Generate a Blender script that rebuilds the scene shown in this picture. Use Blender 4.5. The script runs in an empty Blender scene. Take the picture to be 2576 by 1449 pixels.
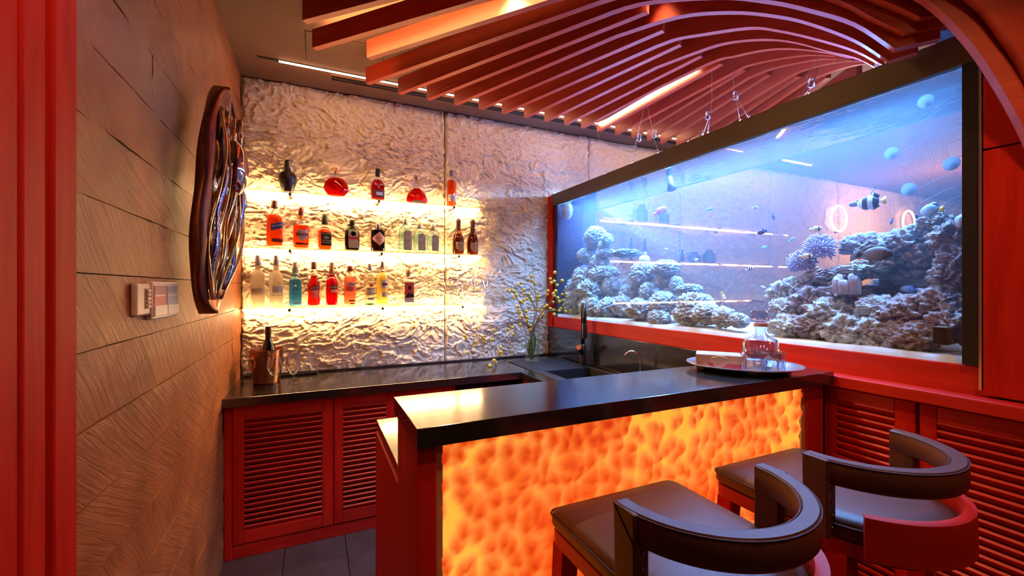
import bpy, bmesh, math, random
import numpy as np
from mathutils import Vector, Matrix

# ---------------------------------------------------------------- camera, world, lights, exposure
scene = bpy.context.scene
COL = scene.collection
random.seed(7)
rng = np.random.default_rng(7)

cam_data = bpy.data.cameras.new('camera')
cam_data.sensor_width = 36.0
cam_data.lens = 36.0 * 1075.0 / 2576.0
cam_data.clip_start = 0.02
cam = bpy.data.objects.new('camera', cam_data)
COL.objects.link(cam)
cam.location = (0.0, 0.0, 1.4)
cam.rotation_euler = (math.radians(90), 0, -math.atan2(495, 1075))
scene.camera = cam

world = bpy.data.worlds.new('world')
scene.world = world
world.use_nodes = True
world.node_tree.nodes['Background'].inputs[0].default_value = (0.30, 0.10, 0.07, 1)
world.node_tree.nodes['Background'].inputs[1].default_value = 0.03

vs = scene.view_settings
vs.view_transform = 'Standard'
vs.look = 'None'
vs.gamma = 1.0
vs.use_curve_mapping = False
vs.exposure = 0.0
scene.cycles.transparent_max_bounces = 24
scene.cycles.max_bounces = 5
scene.cycles.use_light_tree = False
scene.cycles.diffuse_bounces = 2
scene.cycles.glossy_bounces = 4
scene.cycles.volume_bounces = 0
scene.cycles.use_adaptive_sampling = True
scene.cycles.adaptive_threshold = 0.10
scene.cycles.adaptive_min_samples = 16
scene.cycles.sample_clamp_indirect = 6.0

WARM = (1.0, 0.62, 0.30)
AMBER = (1.0, 0.50, 0.20)
BLUE = (0.22, 0.50, 1.0)


def spot(name, loc, target, watts, color, angle=90, blend=0.6, radius=0.04):
    d = bpy.data.lights.new(name, 'SPOT')
    d.energy = watts
    d.color = color
    d.spot_size = math.radians(angle)
    d.spot_blend = blend
    d.shadow_soft_size = radius
    o = bpy.data.objects.new(name, d)
    COL.objects.link(o)
    o.location = loc
    v = Vector(target) - Vector(loc)
    o.rotation_euler = v.to_track_quat('-Z', 'Y').to_euler()
    return o


def point(name, loc, watts, color, radius=0.1):
    d = bpy.data.lights.new(name, 'POINT')
    d.energy = watts
    d.color = color
    d.shadow_soft_size = radius
    o = bpy.data.objects.new(name, d)
    COL.objects.link(o)
    o.location = loc
    return o


# the aquarium lamp shines down into the water
for lx, lz in ((1.94, 2.19), (2.09, 2.25)):
    d = bpy.data.lights.new('aquarium_lamp_light', 'AREA')
    d.shape = 'RECTANGLE'
    d.size, d.size_y = 0.07, 2.28
    d.energy = 128
    d.color = (0.18, 0.44, 1.0)
    o = bpy.data.objects.new('aquarium_lamp_light', d)
    COL.objects.link(o)
    o.location = (lx, 1.86, lz)

# ceiling downlights of the bar, then unseen fill spots added for brightness
spot('downlight_over_aisle', (0.72, 1.655, 2.69), (0.98, 1.50, 0), 90, WARM, 84)
spot('downlight_by_ribs', (1.33, 1.40, 2.70), (1.25, 1.38, 0), 35, WARM, 62)
spot('downlight_by_screen', (-0.05, 0.45, 2.66), (-0.42, 0.90, 1.5), 36, (1.0, 0.42, 0.16), 70)
spot('fill_spot_by_stools', (1.1, 0.05, 2.66), (1.05, 0.6, 0.3), 42, AMBER, 104)  # added fill, brightens the stools and the near right ribs
spot('fill_spot_room', (0.6, -1.2, 2.66), (0.7, 0.4, 0.6), 14, AMBER, 130)  # added warm fill from behind the camera
# unseen fill points added to brighten the neighbouring room behind the tank
point('next_room_fill', (6.4, 2.3, 2.2), 60, (1.0, 0.50, 0.20), 0.2)
point('next_room_fill', (3.4, 1.6, 2.3), 28, (0.90, 0.68, 0.74), 0.2)

# ---------------------------------------------------------------- materials
MATS = {}


def mat(name):
    m = bpy.data.materials.new(name)
    m.use_nodes = True
    MATS[name] = m
    nt = m.node_tree
    return m, nt, nt.nodes['Principled BSDF']


def node(nt, kind, **kw):
    n = nt.nodes.new(kind)
    for k, v in kw.items():
        if k.startswith('i_'):
            key = k[2:]
            key = int(key) if key.isdigit() else key.replace('_', ' ')
            n.inputs[key].default_value = v
        else:
            setattr(n, k, v)
    return n


def ramp(nt, stops, interp='LINEAR'):
    n = nt.nodes.new('ShaderNodeValToRGB')
    n.color_ramp.interpolation = interp
    el = n.color_ramp.elements
    while len(el) < len(stops):
        el.new(0.5)
    for e, (p, c) in zip(el, stops):
        e.position = p
        e.color = (*c, 1) if len(c) == 3 else c
    return n


def plain(name, color, rough=0.5, metal=0.0, spec=0.5, emit=None, strength=0.0, coat=0.0):
    m, nt, b = mat(name)
    b.inputs['Base Color'].default_value = (*color, 1)
    b.inputs['Roughness'].default_value = rough
    b.inputs['Metallic'].default_value = metal
    b.inputs['Specular IOR Level'].default_value = spec
    b.inputs['Coat Weight'].default_value = coat
    if emit:
        b.inputs['Emission Color'].default_value = (*emit, 1)
        b.inputs['Emission Strength'].default_value = strength
    return m


def coords(nt, scale, kind='Object'):
    tc = node(nt, 'ShaderNodeTexCoord')
    mp = node(nt, 'ShaderNodeMapping')
    mp.inputs['Scale'].default_value = scale
    nt.links.new(tc.outputs[kind], mp.inputs['Vector'])
    return mp.outputs['Vector']


def noisy(name, stops, scale, nscale=1.0, detail=6, rough=0.5, bump=0.2, bdist=0.002, metal=0.0, spec=0.5,
          distortion=0.0, coat=0.0, rvar=0.0, random_hue=0.0):
    """noise driven colour + bump on object coordinates"""
    m, nt, b = mat(name)
    v = coords(nt, scale)
    n = node(nt, 'ShaderNodeTexNoise', i_Scale=nscale, i_Detail=detail, i_Roughness=0.6, i_Distortion=distortion)
    nt.links.new(v, n.inputs['Vector'])
    r = ramp(nt, stops)
    nt.links.new(n.outputs['Fac'], r.inputs['Fac'])
    src = r.outputs['Color']
    if random_hue:
        oi = node(nt, 'ShaderNodeObjectInfo')
        mr = node(nt, 'ShaderNodeMapRange')
        mr.inputs[3].default_value = 1 - random_hue
        mr.inputs[4].default_value = 1 + random_hue
        nt.links.new(oi.outputs['Random'], mr.inputs[0])
        hs = node(nt, 'ShaderNodeHueSaturation')
        nt.links.new(mr.outputs[0], hs.inputs['Value'])
        nt.links.new(src, hs.inputs['Color'])
        src = hs.outputs['Color']
    nt.links.new(src, b.inputs['Base Color'])
    b.inputs['Roughness'].default_value = rough
    if rvar:
        mr2 = node(nt, 'ShaderNodeMapRange')
        mr2.inputs[3].default_value = rough - rvar
        mr2.inputs[4].default_value = rough + rvar
        nt.links.new(n.outputs['Fac'], mr2.inputs[0])
        nt.links.new(mr2.outputs[0], b.inputs['Roughness'])
    b.inputs['Metallic'].default_value = metal
    b.inputs['Specular IOR Level'].default_value = spec
    b.inputs['Coat Weight'].default_value = coat
    if bump:
        bp = node(nt, 'ShaderNodeBump', i_Strength=bump, i_Distance=bdist)
        nt.links.new(n.outputs['Fac'], bp.inputs['Height'])
        nt.links.new(bp.outputs['Normal'], b.inputs['Normal'])
    return m


RED_A, RED_B, RED_C = (0.38, 0.006, 0.004), (0.53, 0.015, 0.007), (0.63, 0.030, 0.012)
wood_h = noisy('red_wood_horizontal', [(0.25, RED_A), (0.5, RED_B), (0.8, RED_C)], (1.6, 1.6, 22), 1.5, 7, 0.45, 0.12, 0.001, spec=0.35, distortion=0.6, random_hue=0.10)
wood_v = noisy('red_wood_vertical', [(0.25, RED_A), (0.5, RED_B), (0.8, RED_C)], (18, 18, 1.6), 1.5, 7, 0.6, 0.12, 0.001, spec=0.10, distortion=0.6, random_hue=0.08)
wood_rib = noisy('rib_wood', [(0.25, (0.38, 0.026, 0.011)), (0.55, (0.49, 0.046, 0.019)), (0.8, (0.60, 0.078, 0.032))], (1.2, 1.2, 16), 1.5, 6, 0.42, 0.08, 0.001, distortion=0.5, random_hue=0.06)
ceiling_mat = noisy('ceiling_paint', [(0.3, (0.15, 0.064, 0.041)), (0.7, (0.17, 0.073, 0.047))], (3, 3, 3), 2, 3, 0.75, 0.03, 0.001)
dark_gap = plain('dark_gap', (0.012, 0.008, 0.007), 0.8)


def slate_material(name, stops, scale, seed_scale=1.0, bump=0.6):
    m, nt, b = mat(name)
    tc = node(nt, 'ShaderNodeTexCoord')
    oi = node(nt, 'ShaderNodeObjectInfo')
    rot = node(nt, 'ShaderNodeVectorRotate', rotation_type='X_AXIS')
    mr = node(nt, 'ShaderNodeMapRange')
    mr.inputs[3].default_value = 0.25
    mr.inputs[4].default_value = 0.95
    nt.links.new(oi.outputs['Random'], mr.inputs[0])
    nt.links.new(mr.outputs[0], rot.inputs['Angle'])
    nt.links.new(tc.outputs['Object'], rot.inputs['Vector'])
    mp = node(nt, 'ShaderNodeMapping')
    mp.inputs['Scale'].default_value = scale
    nt.links.new(rot.outputs['Vector'], mp.inputs['Vector'])
    n1 = node(nt, 'ShaderNodeTexNoise', i_Scale=1.0, i_Detail=8, i_Roughness=0.62, i_Distortion=0.9)
    nt.links.new(mp.outputs['Vector'], n1.inputs['Vector'])
    n2 = node(nt, 'ShaderNodeTexNoise', i_Scale=5.0, i_Detail=4, i_Roughness=0.5)
    nt.links.new(tc.outputs['Object'], n2.inputs['Vector'])
    r = ramp(nt, stops)
    nt.links.new(n2.outputs['Fac'], r.inputs['Fac'])
    nt.links.new(r.outputs['Color'], b.inputs['Base Color'])
    b.inputs['Roughness'].default_value = 0.55
    bp = node(nt, 'ShaderNodeBump', i_Strength=bump, i_Distance=0.006)
    nt.links.new(n1.outputs['Fac'], bp.inputs['Height'])
    nt.links.new(bp.outputs['Normal'], b.inputs['Normal'])
    return m


slate_wall = slate_material('slate_wall', [(0.3, (0.27, 0.080, 0.020)), (0.7, (0.42, 0.140, 0.036))], (4, 3.0, 48), bump=0.95)
slate_floor = slate_material('slate_floor', [(0.3, (0.055, 0.030, 0.026)), (0.7, (0.10, 0.055, 0.046))], (18, 4, 4), bump=0.5)

rock_mat = noisy('white_rock', [(0.2, (0.68, 0.50, 0.36)), (0.5, (0.84, 0.67, 0.50)), (0.85, (0.90, 0.77, 0.61))], (1, 1, 1.3), 26, 9, 0.9, 0.6, 0.010, spec=0.2, distortion=0.9)
coral_pale = noisy('pale_coral', [(0.25, (0.40, 0.48, 0.52)), (0.45, (0.74, 0.82, 0.84)), (0.75, (0.92, 0.97, 0.97))], (1, 1, 1), 9, 7, 0.8, 0.7, 0.03, spec=0.2)
coral_mauve = noisy('mauve_rock', [(0.25, (0.26, 0.22, 0.27)), (0.5, (0.55, 0.50, 0.55)), (0.8, (0.80, 0.77, 0.80))], (1, 1, 1), 8, 7, 0.85, 0.7, 0.03, spec=0.2)
coral_brown = noisy('brown_rock', [(0.25, (0.22, 0.13, 0.12)), (0.5, (0.50, 0.38, 0.35)), (0.8, (0.75, 0.68, 0.66))], (1, 1, 1), 8, 7, 0.85, 0.7, 0.03, spec=0.2)
coral_white = noisy('white_coral', [(0.2, (0.75, 0.82, 0.85)), (0.8, (0.92, 0.95, 0.96))], (1, 1, 1), 30, 5, 0.7, 0.5, 0.003)
anemone_mat = plain('anemone_lilac', (0.55, 0.46, 0.72), 0.5)
sand_mat = noisy('aquarium_sand', [(0.3, (0.72, 0.80, 0.82)), (0.7, (0.9, 0.94, 0.95))], (1, 1, 1), 200, 4, 0.9, 0.4, 0.002)

# speckled black granite
granite, nt, b = mat('black_granite')
v = coords(nt, (1, 1, 1))
n = node(nt, 'ShaderNodeTexNoise', i_Scale=130.0, i_Detail=3, i_Roughness=0.7)
nt.links.new(v, n.inputs['Vector'])
r = ramp(nt, [(0.0, (0.010, 0.009, 0.009)), (0.60, (0.018, 0.015, 0.014)), (0.72, (0.035, 0.03, 0.028)), (0.80, (0.30, 0.27, 0.25))])
nt.links.new(n.outputs['Fac'], r.inputs['Fac'])
nt.links.new(r.outputs['Color'], b.inputs['Base Color'])
b.inputs['Roughness'].default_value = 0.18
b.inputs['Specular IOR Level'].default_value = 0.9
b.inputs['Coat Weight'].default_value = 0.7
b.inputs['Coat Roughness'].default_value = 0.10
b.inputs['Coat IOR'].default_value = 1.7
n2 = node(nt, 'ShaderNodeTexNoise', i_Scale=14.0, i_Detail=3)
nt.links.new(v, n2.inputs['Vector'])
bp = node(nt, 'ShaderNodeBump', i_Strength=0.06, i_Distance=0.002)
nt.links.new(n2.outputs['Fac'], bp.inputs['Height'])
nt.links.new(bp.outputs['Normal'], b.inputs['Normal'])

leather = noisy('brown_leather', [(0.3, (0.085, 0.026, 0.016)), (0.7, (0.125, 0.042, 0.025))], (1, 1, 1), 160, 4, 0.42, 0.12, 0.0008, spec=0.45)
leather_seam = plain('leather_seam', (0.055, 0.018, 0.012), 0.5)
black_plastic = plain('black_plastic', (0.012, 0.012, 0.014), 0.35)
black_sink = noisy('black_sink_composite', [(0.3, (0.012, 0.012, 0.014)), (0.7, (0.022, 0.021, 0.024))], (1, 1, 1), 200, 3, 0.45, 0.1, 0.0006)
tank_frame_mat = noisy('tank_frame_brown', [(0.3, (0.060, 0.034, 0.020)), (0.7, (0.080, 0.046, 0.026))], (2, 2, 12), 3, 4, 0.45, 0.04, 0.001)
chrome = plain('chrome', (0.82, 0.82, 0.84), 0.12, 1.0)
steel = plain('brushed_steel', (0.66, 0.66, 0.68), 0.24, 1.0)
copper = plain('copper', (0.72, 0.34, 0.20), 0.22, 1.0)
brass = plain('brass_pin', (0.30, 0.24, 0.10), 0.35, 1.0)
gunmetal = plain('gunmetal_tap', (0.055, 0.048, 0.048), 0.30, 0.8)
bronze = noisy('dark_bronze', [(0.3, (0.20, 0.075, 0.042)), (0.7, (0.30, 0.12, 0.065))], (1, 1, 1), 30, 4, 0.34, 0.2, 0.002, metal=1.0)
gold_polish = noisy('polished_gold', [(0.3, (0.90, 0.62, 0.25)), (0.7, (1.0, 0.78, 0.38))], (1, 1, 1), 14, 3, 0.16, 0.4, 0.006, metal=1.0)
mirror_blue = noisy('blue_mirror_metal', [(0.3, (0.30, 0.36, 0.62)), (0.7, (0.55, 0.58, 0.80))], (1, 1, 1), 22, 3, 0.12, 0.6, 0.006, metal=1.0)
beige_plastic = plain('beige_plastic', (0.62, 0.50, 0.42), 0.4)
white_plastic = plain('white_plastic', (0.72, 0.66, 0.60), 0.4)
red_card = plain('red_card', (0.62, 0.08, 0.08), 0.5)
blue_card = plain('grey_blue_card', (0.42, 0.42, 0.52), 0.5)
tan_button = plain('tan_button', (0.50, 0.30, 0.16), 0.4)
print_dark = plain('dark_print', (0.02, 0.015, 0.015), 0.5)
print_white = plain('white_print', (0.80, 0.78, 0.74), 0.5)


def arch_glass(name, tint=(1, 1, 1), base=0.04, edge=0.8, power=4.0, rough=0.02, gloss=(1, 1, 1)):
    """clear or tinted glass: straight-through transmission with a reflection that grows toward grazing"""
    m, nt, b = mat(name)
    nt.nodes.remove(b)
    out = nt.nodes['Material Output']
    t = node(nt, 'ShaderNodeBsdfTransparent')
    t.inputs[0].default_value = (*tint, 1)
    g = node(nt, 'ShaderNodeBsdfGlossy')
    g.inputs['Color'].default_value = (*gloss, 1)
    g.inputs['Roughness'].default_value = rough
    lw = node(nt, 'ShaderNodeLayerWeight', i_Blend=0.5)
    p = node(nt, 'ShaderNodeMath', operation='POWER')
    p.inputs[1].default_value = power
    nt.links.new(lw.outputs['Facing'], p.inputs[0])
    ma = node(nt, 'ShaderNodeMath', operation='MULTIPLY_ADD')
    ma.inputs[1].default_value = edge
    ma.inputs[2].default_value = base
    nt.links.new(p.outputs[0], ma.inputs[0])
    mx = node(nt, 'ShaderNodeMixShader')
    nt.links.new(ma.outputs[0], mx.inputs[0])
    nt.links.new(t.outputs[0], mx.inputs[1])
    nt.links.new(g.outputs[0], mx.inputs[2])
    nt.links.new(mx.outputs[0], out.inputs['Surface'])
    return m


def liquid(name, tint, body, mix=0.35):
    """coloured liquid: tinted see-through with a share of coloured scattering"""
    m, nt, b = mat(name)
    nt.nodes.remove(b)
    out = nt.nodes['Material Output']
    t = node(nt, 'ShaderNodeBsdfTransparent')
    t.inputs[0].default_value = (*tint, 1)
    tr = node(nt, 'ShaderNodeBsdfTranslucent')
    tr.inputs[0].default_value = (*body, 1)
    mx = node(nt, 'ShaderNodeMixShader')
    mx.inputs[0].default_value = mix
    nt.links.new(t.outputs[0], mx.inputs[1])
    nt.links.new(tr.outputs[0], mx.inputs[2])
    nt.links.new(mx.outputs[0], out.inputs['Surface'])
    return m


white_cup = liquid('white_cup', (0.55, 0.62, 0.70), (0.50, 0.56, 0.62), 0.8)
clear_glass = arch_glass('clear_glass', (0.96, 0.97, 0.96), 0.05, 0.75, 3.0)
thin_glass = arch_glass('thin_glass', (0.96, 0.95, 0.93), 0.07, 0.9, 1.8)
shelf_glass = arch_glass('shelf_glass', (0.93, 0.96, 0.90), 0.06, 0.6, 3.0)
pane_glass = arch_glass('pane_glass', (0.95, 0.97, 1.0), 0.03, 0.55, 4.0)
green_glass = arch_glass('green_glass', (0.20, 0.34, 0.05), 0.05, 0.6, 3.0)
dark_glass = arch_glass('dark_wine_glass', (0.10, 0.07, 0.03), 0.06, 0.6, 3.0)
amber_glass = arch_glass('amber_glass', (0.62, 0.36, 0.06), 0.06, 0.6, 3.0)
blue_glass = arch_glass('pale_blue_glass', (0.45, 0.74, 0.86), 0.05, 0.6, 3.0)
aqua_glass = arch_glass('aqua_glass', (0.80, 0.90, 0.90), 0.05, 0.6, 3.0)
cut_glass = arch_glass('cut_crystal', (0.90, 0.90, 0.95), 0.22, 0.75, 1.6, 0.05)

# underside of the water: mirror-like with ripples
water_mat, nt, b = mat('water_surface')
nt.nodes.remove(b)
out = nt.nodes['Material Output']
t = node(nt, 'ShaderNodeBsdfTransparent')
t.inputs[0].default_value = (0.90, 0.96, 1.0, 1)
g = node(nt, 'ShaderNodeBsdfGlossy')
g.inputs['Roughness'].default_value = 0.05
v = coords(nt, (5, 2, 1))
n = node(nt, 'ShaderNodeTexNoise', i_Scale=4.0, i_Detail=3)
nt.links.new(v, n.inputs['Vector'])
bp = node(nt, 'ShaderNodeBump', i_Strength=0.25, i_Distance=0.01)
nt.links.new(n.outputs['Fac'], bp.inputs['Height'])
nt.links.new(bp.outputs['Normal'], g.inputs['Normal'])
mx = node(nt, 'ShaderNodeMixShader')
lw = node(nt, 'ShaderNodeLayerWeight', i_Blend=0.5)
ma = node(nt, 'ShaderNodeMath', operation='MULTIPLY_ADD', use_clamp=True)
ma.inputs[1].default_value = 1.30
ma.inputs[2].default_value = 0.05
nt.links.new(lw.outputs['Facing'], ma.inputs[0])
nt.links.new(ma.outputs[0], mx.inputs[0])
nt.links.new(t.outputs[0], mx.inputs[1])
nt.links.new(g.outputs[0], mx.inputs[2])
nt.links.new(mx.outputs[0], out.inputs['Surface'])

# the water itself: a thin blue haze
haze_mat, nt, b = mat('water_haze')
nt.nodes.remove(b)
out = nt.nodes['Material Output']
vsn = node(nt, 'ShaderNodeVolumeScatter')
vsn.inputs['Color'].default_value = (0.62, 0.78, 1.0, 1)
vsn.inputs['Density'].default_value = 0.36
vsn.inputs['Anisotropy'].default_value = 0.2
nt.links.new(vsn.outputs[0], out.inputs['Volume'])


def emitter(name, color, strength):
    m, nt, b = mat(name)
    b.inputs['Base Color'].default_value = (0.8, 0.8, 0.8, 1)
    b.inputs['Emission Color'].default_value = (*color, 1)
    b.inputs['Emission Strength'].default_value = strength
    return m


led_shelf = emitter('shelf_led', (1.0, 0.60, 0.26), 125)
led_rib = emitter('rib_led', (1.0, 0.74, 0.44), 30)
led_rib_hidden = emitter('rib_led_amber', (1.0, 0.62, 0.20), 80)
led_slot = emitter('slot_led', (1.0, 0.54, 0.26), 38)
led_tank = emitter('tank_lamp_tube', (0.24, 0.28, 1.0), 36)
led_ring = emitter('ring_led', (1.0, 0.50, 0.14), 5)
led_next = emitter('next_shelf_led', (1.0, 0.46, 0.20), 1.6)

# backlit split-face onyx: thin stone glows yellow, thick stone red-orange
onyx, nt, b = mat('backlit_onyx')
at = node(nt, 'ShaderNodeAttribute', attribute_name='thin')
r = ramp(nt, [(0.0, (0.72, 0.035, 0.004)), (0.30, (0.92, 0.12, 0.010)), (0.62, (1.0, 0.27, 0.045)), (0.95, (1.0, 0.50, 0.05))])
nt.links.new(at.outputs['Fac'], r.inputs['Fac'])
nt.links.new(r.outputs['Color'], b.inputs['Emission Color'])
b.inputs['Emission Strength'].default_value = 0.88
b.inputs['Base Color'].default_value = (0.75, 0.38, 0.16, 1)
b.inputs['Roughness'].default_value = 0.3

# ---------------------------------------------------------------- mesh helpers
ORIGIN = {}


class MB:
    def __init__(self):
        self.v = []
        self.f = []

    def add(self, vs, fs):
        o = len(self.v)
        self.v += [tuple(map(float, p)) for p in vs]
        self.f += [tuple(i + o for i in f) for f in fs]
        return self

    def box(self, x0, x1, y0, y1, z0, z1):
        return self.add([(x0, y0, z0), (x1, y0, z0), (x1, y1, z0), (x0, y1, z0), (x0, y0, z1), (x1, y0, z1), (x1, y1, z1), (x0, y1, z1)],
                        [(0, 3, 2, 1), (4, 5, 6, 7), (0, 1, 5, 4), (1, 2, 6, 5), (2, 3, 7, 6), (3, 0, 4, 7)])

    def obox(self, c, a, bb, cc):
        c, a, bb, cc = map(Vector, (c, a, bb, cc))
        vs = [c + sx * a + sy * bb + sz * cc for sz in (-1, 1) for sx, sy in ((-1, -1), (1, -1), (1, 1), (-1, 1))]
        return self.add(vs, [(0, 3, 2, 1), (4, 5, 6, 7), (0, 1, 5, 4), (1, 2, 6, 5), (2, 3, 7, 6), (3, 0, 4, 7)])

    def prism(self, poly, z0, z1):
        n = len(poly)
        vs = [(x, y, z0) for x, y in poly] + [(x, y, z1) for x, y in poly]
        fs = [tuple(range(n - 1, -1, -1)), tuple(range(n, 2 * n))]
        fs += [(i, (i + 1) % n, n + (i + 1) % n, n + i) for i in range(n)]
        return self.add(vs, fs)

    def loft(self, rings, caps=True, closed=False):
        n = len(rings[0])
        vs = [p for r_ in rings for p in r_]
        fs = []
        m = len(rings)
        for k in range(m if closed else m - 1):
            a, c = k * n, ((k + 1) % m) * n
            for i in range(n):
                j = (i + 1) % n
                fs.append((a + i, a + j, c + j, c + i))
        if caps and not closed:
            fs.append(tuple(range(n - 1, -1, -1)))
            fs.append(tuple(range((m - 1) * n, m * n)))
        return self.add(vs, fs)

    def lathe(self, prof, n=32, c=(0, 0, 0), caps=True):
        rings = [[(c[0] + r_ * math.cos(2 * math.pi * i / n), c[1] + r_ * math.sin(2 * math.pi * i / n), c[2] + z) for i in range(n)] for r_, z in prof]
        return self.loft(rings, caps)

    def tube(self, pts, r_, n=8, closed=False):
        pts = [Vector(p) for p in pts]
        m = len(pts)
        rr = r_ if isinstance(r_, (list, tuple)) else [r_] * m
        rings = []
        up = None
        for k in range(m):
            if closed:
                d = pts[(k + 1) % m] - pts[k - 1]
            else:
                d = pts[min(k + 1, m - 1)] - pts[max(k - 1, 0)]
            d.normalize()
            if up is None:
                up = Vector((0, 0, 1)) if abs(d.z) < 0.9 else Vector((1, 0, 0))
            s = d.cross(up)
            if s.length < 1e-5:
                s = d.cross(Vector((0, 1, 0)))
            s.normalize()
            up = s.cross(d).normalized()
            rings.append([pts[k] + rr[k] * (math.cos(2 * math.pi * i / n) * s + math.sin(2 * math.pi * i / n) * up) for i in range(n)])
        return self.loft(rings, True, closed)

    def sphere(self, c, rx, ry=None, rz=None, n=16, m=10):
        ry = ry or rx
        rz = rz or rx
        rings = []
        for k in range(m + 1):
            t = -math.pi / 2 + math.pi * k / m
            q = max(math.cos(t), 0.02)
            rings.append([(c[0] + rx * q * math.cos(2 * math.pi * i / n), c[1] + ry * q * math.sin(2 * math.pi * i / n), c[2] + rz * math.sin(t)) for i in range(n)])
        return self.loft(rings)

    def mesh(self, name, off=(0, 0, 0)):
        me = bpy.data.meshes.new(name)
        v_ = np.array(self.v) - np.array(off)
        me.from_pydata(v_.tolist(), [], self.f)
        me.update()
        return me


def finish(o, smooth, bevel, segs=2):
    me = o.data
    if smooth:
        me.polygons.foreach_set('use_smooth', [True] * len(me.polygons))
        if smooth is not True:
            me.set_sharp_from_angle(angle=math.radians(smooth))
    if bevel:
        bm_ = o.modifiers.new('bevel', 'BEVEL')
        bm_.width = bevel
        bm_.segments = segs
        bm_.limit_method = 'ANGLE'
        bm_.angle_limit = math.radians(40)


def obj(name, mb, material, parent=None, loc=None, smooth=False, bevel=0.0):
    """one mesh object; coordinates are world ones (relative to the parent's origin when that is a local build)"""
    if parent is None:
        if loc is None:
            a = np.array(mb.v)
            lo, hi = a.min(0), a.max(0)
            loc = ((lo[0] + hi[0]) / 2, (lo[1] + hi[1]) / 2, lo[2])
        off = loc
    else:
        off = ORIGIN[parent.name]
    me = mb.mesh(name, off)
    me.materials.append(material)
    o = bpy.data.objects.new(name, me)
    COL.objects.link(o)
    if parent is None:
        o.location = loc
    else:
        o.parent = parent
    ORIGIN[o.name] = tuple(off)
    finish(o, smooth, bevel)
    return o


def inst(name, src, loc, parent=None, rot=None, scale=None, material=None):
    """object sharing the mesh of src"""
    o = bpy.data.objects.new(name, src.data)
    COL.objects.link(o)
    o.parent = parent
    o.location = loc
    if rot:
        o.rotation_euler = rot
    if scale:
        o.scale = scale
    for m_ in src.modifiers:
        q = o.modifiers.new(m_.name, m_.type)
        if m_.type == 'BEVEL':
            q.width, q.segments, q.limit_method, q.angle_limit = m_.width, m_.segments, m_.limit_method, m_.angle_limit
    ORIGIN[o.name] = (0, 0, 0)
    return o


def tag(o, label, cat, group=None, kind=None):
    o['label'] = label
    o['category'] = cat
    if group:
        o['group'] = group
    if kind:
        o['kind'] = kind
    return o


def struct(o, label, cat):
    return tag(o, label, cat, None, 'structure')


def thing(name, label, cat, loc, group=None, local=False, rz=0.0, kind=None):
    o = bpy.data.objects.new(name, None)
    o.empty_display_size = 0.05
    COL.objects.link(o)
    o.location = loc
    o.rotation_euler = (0, 0, rz)
    ORIGIN[o.name] = (0, 0, 0) if local else tuple(loc)
    return tag(o, label, cat, group, kind)


def copy_tree(o, parent=None):
    c = o.copy()
    COL.objects.link(c)
    c.parent = parent
    for ch in o.children:
        copy_tree(ch, c)
    return c


# ---- numpy noise
def _h(ix, iy, iz, seed):
    h = (ix * 73856093) ^ (iy * 19349663) ^ (iz * 83492791) ^ (seed * 2654435761)
    h = (h ^ (h >> 13)) * 1274126177
    h = h & 0x7fffffff
    h = ((h ^ (h >> 15)) * 2246822519) & 0x7fffffff
    return h.astype(np.float64) / 0x3fffffff - 1.0


def vnoise(p, seed=0):
    i = np.floor(p).astype(np.int64)
    f = p - i
    u = f * f * f * (f * (f * 6 - 15) + 10)
    r_ = 0
    for dx in (0, 1):
        wx = u[:, 0] if dx else 1 - u[:, 0]
        for dy in (0, 1):
            wy = u[:, 1] if dy else 1 - u[:, 1]
            for dz in (0, 1):
                wz = u[:, 2] if dz else 1 - u[:, 2]
                r_ = r_ + wx * wy * wz * _h(i[:, 0] + dx, i[:, 1] + dy, i[:, 2] + dz, seed)
    return r_


def fbm(p, octv=4, seed=0, gain=0.5, ridged=False):
    a, s_, t_ = 1.0, 0.0, 0.0
    q = p.copy()
    for k in range(octv):
        n_ = vnoise(q, seed + k * 17)
        if ridged:
            n_ = 1 - 2 * np.abs(n_)
        s_ = s_ + a * n_
        t_ += a
        a *= gain
        q = q * 2.03 + 11.7
    return s_ / t_


def cells(p2, scale, seed=0):
    """smooth-ish F1 cellular distance on the plane"""
    q = p2 * scale
    i = np.floor(q).astype(np.int64)
    best = np.full(len(q), 9.0)
    for dx in (-1, 0, 1):
        for dy in (-1, 0, 1):
            cx, cy = i[:, 0] + dx, i[:, 1] + dy
            z_ = np.zeros_like(cx)
            px = cx + 0.5 + 0.45 * _h(cx, cy, z_, seed)
            py = cy + 0.5 + 0.45 * _h(cx, cy, z_ + 1, seed)
            best = np.minimum(best, np.hypot(q[:, 0] - px, q[:, 1] - py))
    return best


def facets(p2, scale, seed=0):
    """riven-stone chips: every cell is a small plane with its own tilt and step"""
    q = p2 * scale
    i = np.floor(q).astype(np.int64)
    best = np.full(len(q), 9.0)
    val = np.zeros(len(q))
    for dx in (-1, 0, 1):
        for dy in (-1, 0, 1):
            cx, cy = i[:, 0] + dx, i[:, 1] + dy
            z_ = np.zeros_like(cx)
            ex = q[:, 0] - (cx + 0.5 + 0.45 * _h(cx, cy, z_, seed))
            ey = q[:, 1] - (cy + 0.5 + 0.45 * _h(cx, cy, z_ + 1, seed))
            d_ = np.hypot(ex, ey)
            h_ = ex * _h(cx, cy, z_ + 2, seed) + ey * _h(cx, cy, z_ + 3, seed) + 0.45 * _h(cx, cy, z_ + 4, seed)
            m_ = d_ < best
            best = np.where(m_, d_, best)
            val = np.where(m_, h_, val)
    return val


def grid_faces(nu, nv):
    k = np.arange(nu * nv).reshape(nv, nu)
    a = np.stack([k[:-1, :-1], k[:-1, 1:], k[1:, 1:], k[1:, :-1]], -1).reshape(-1, 4)
    return a.tolist()


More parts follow.
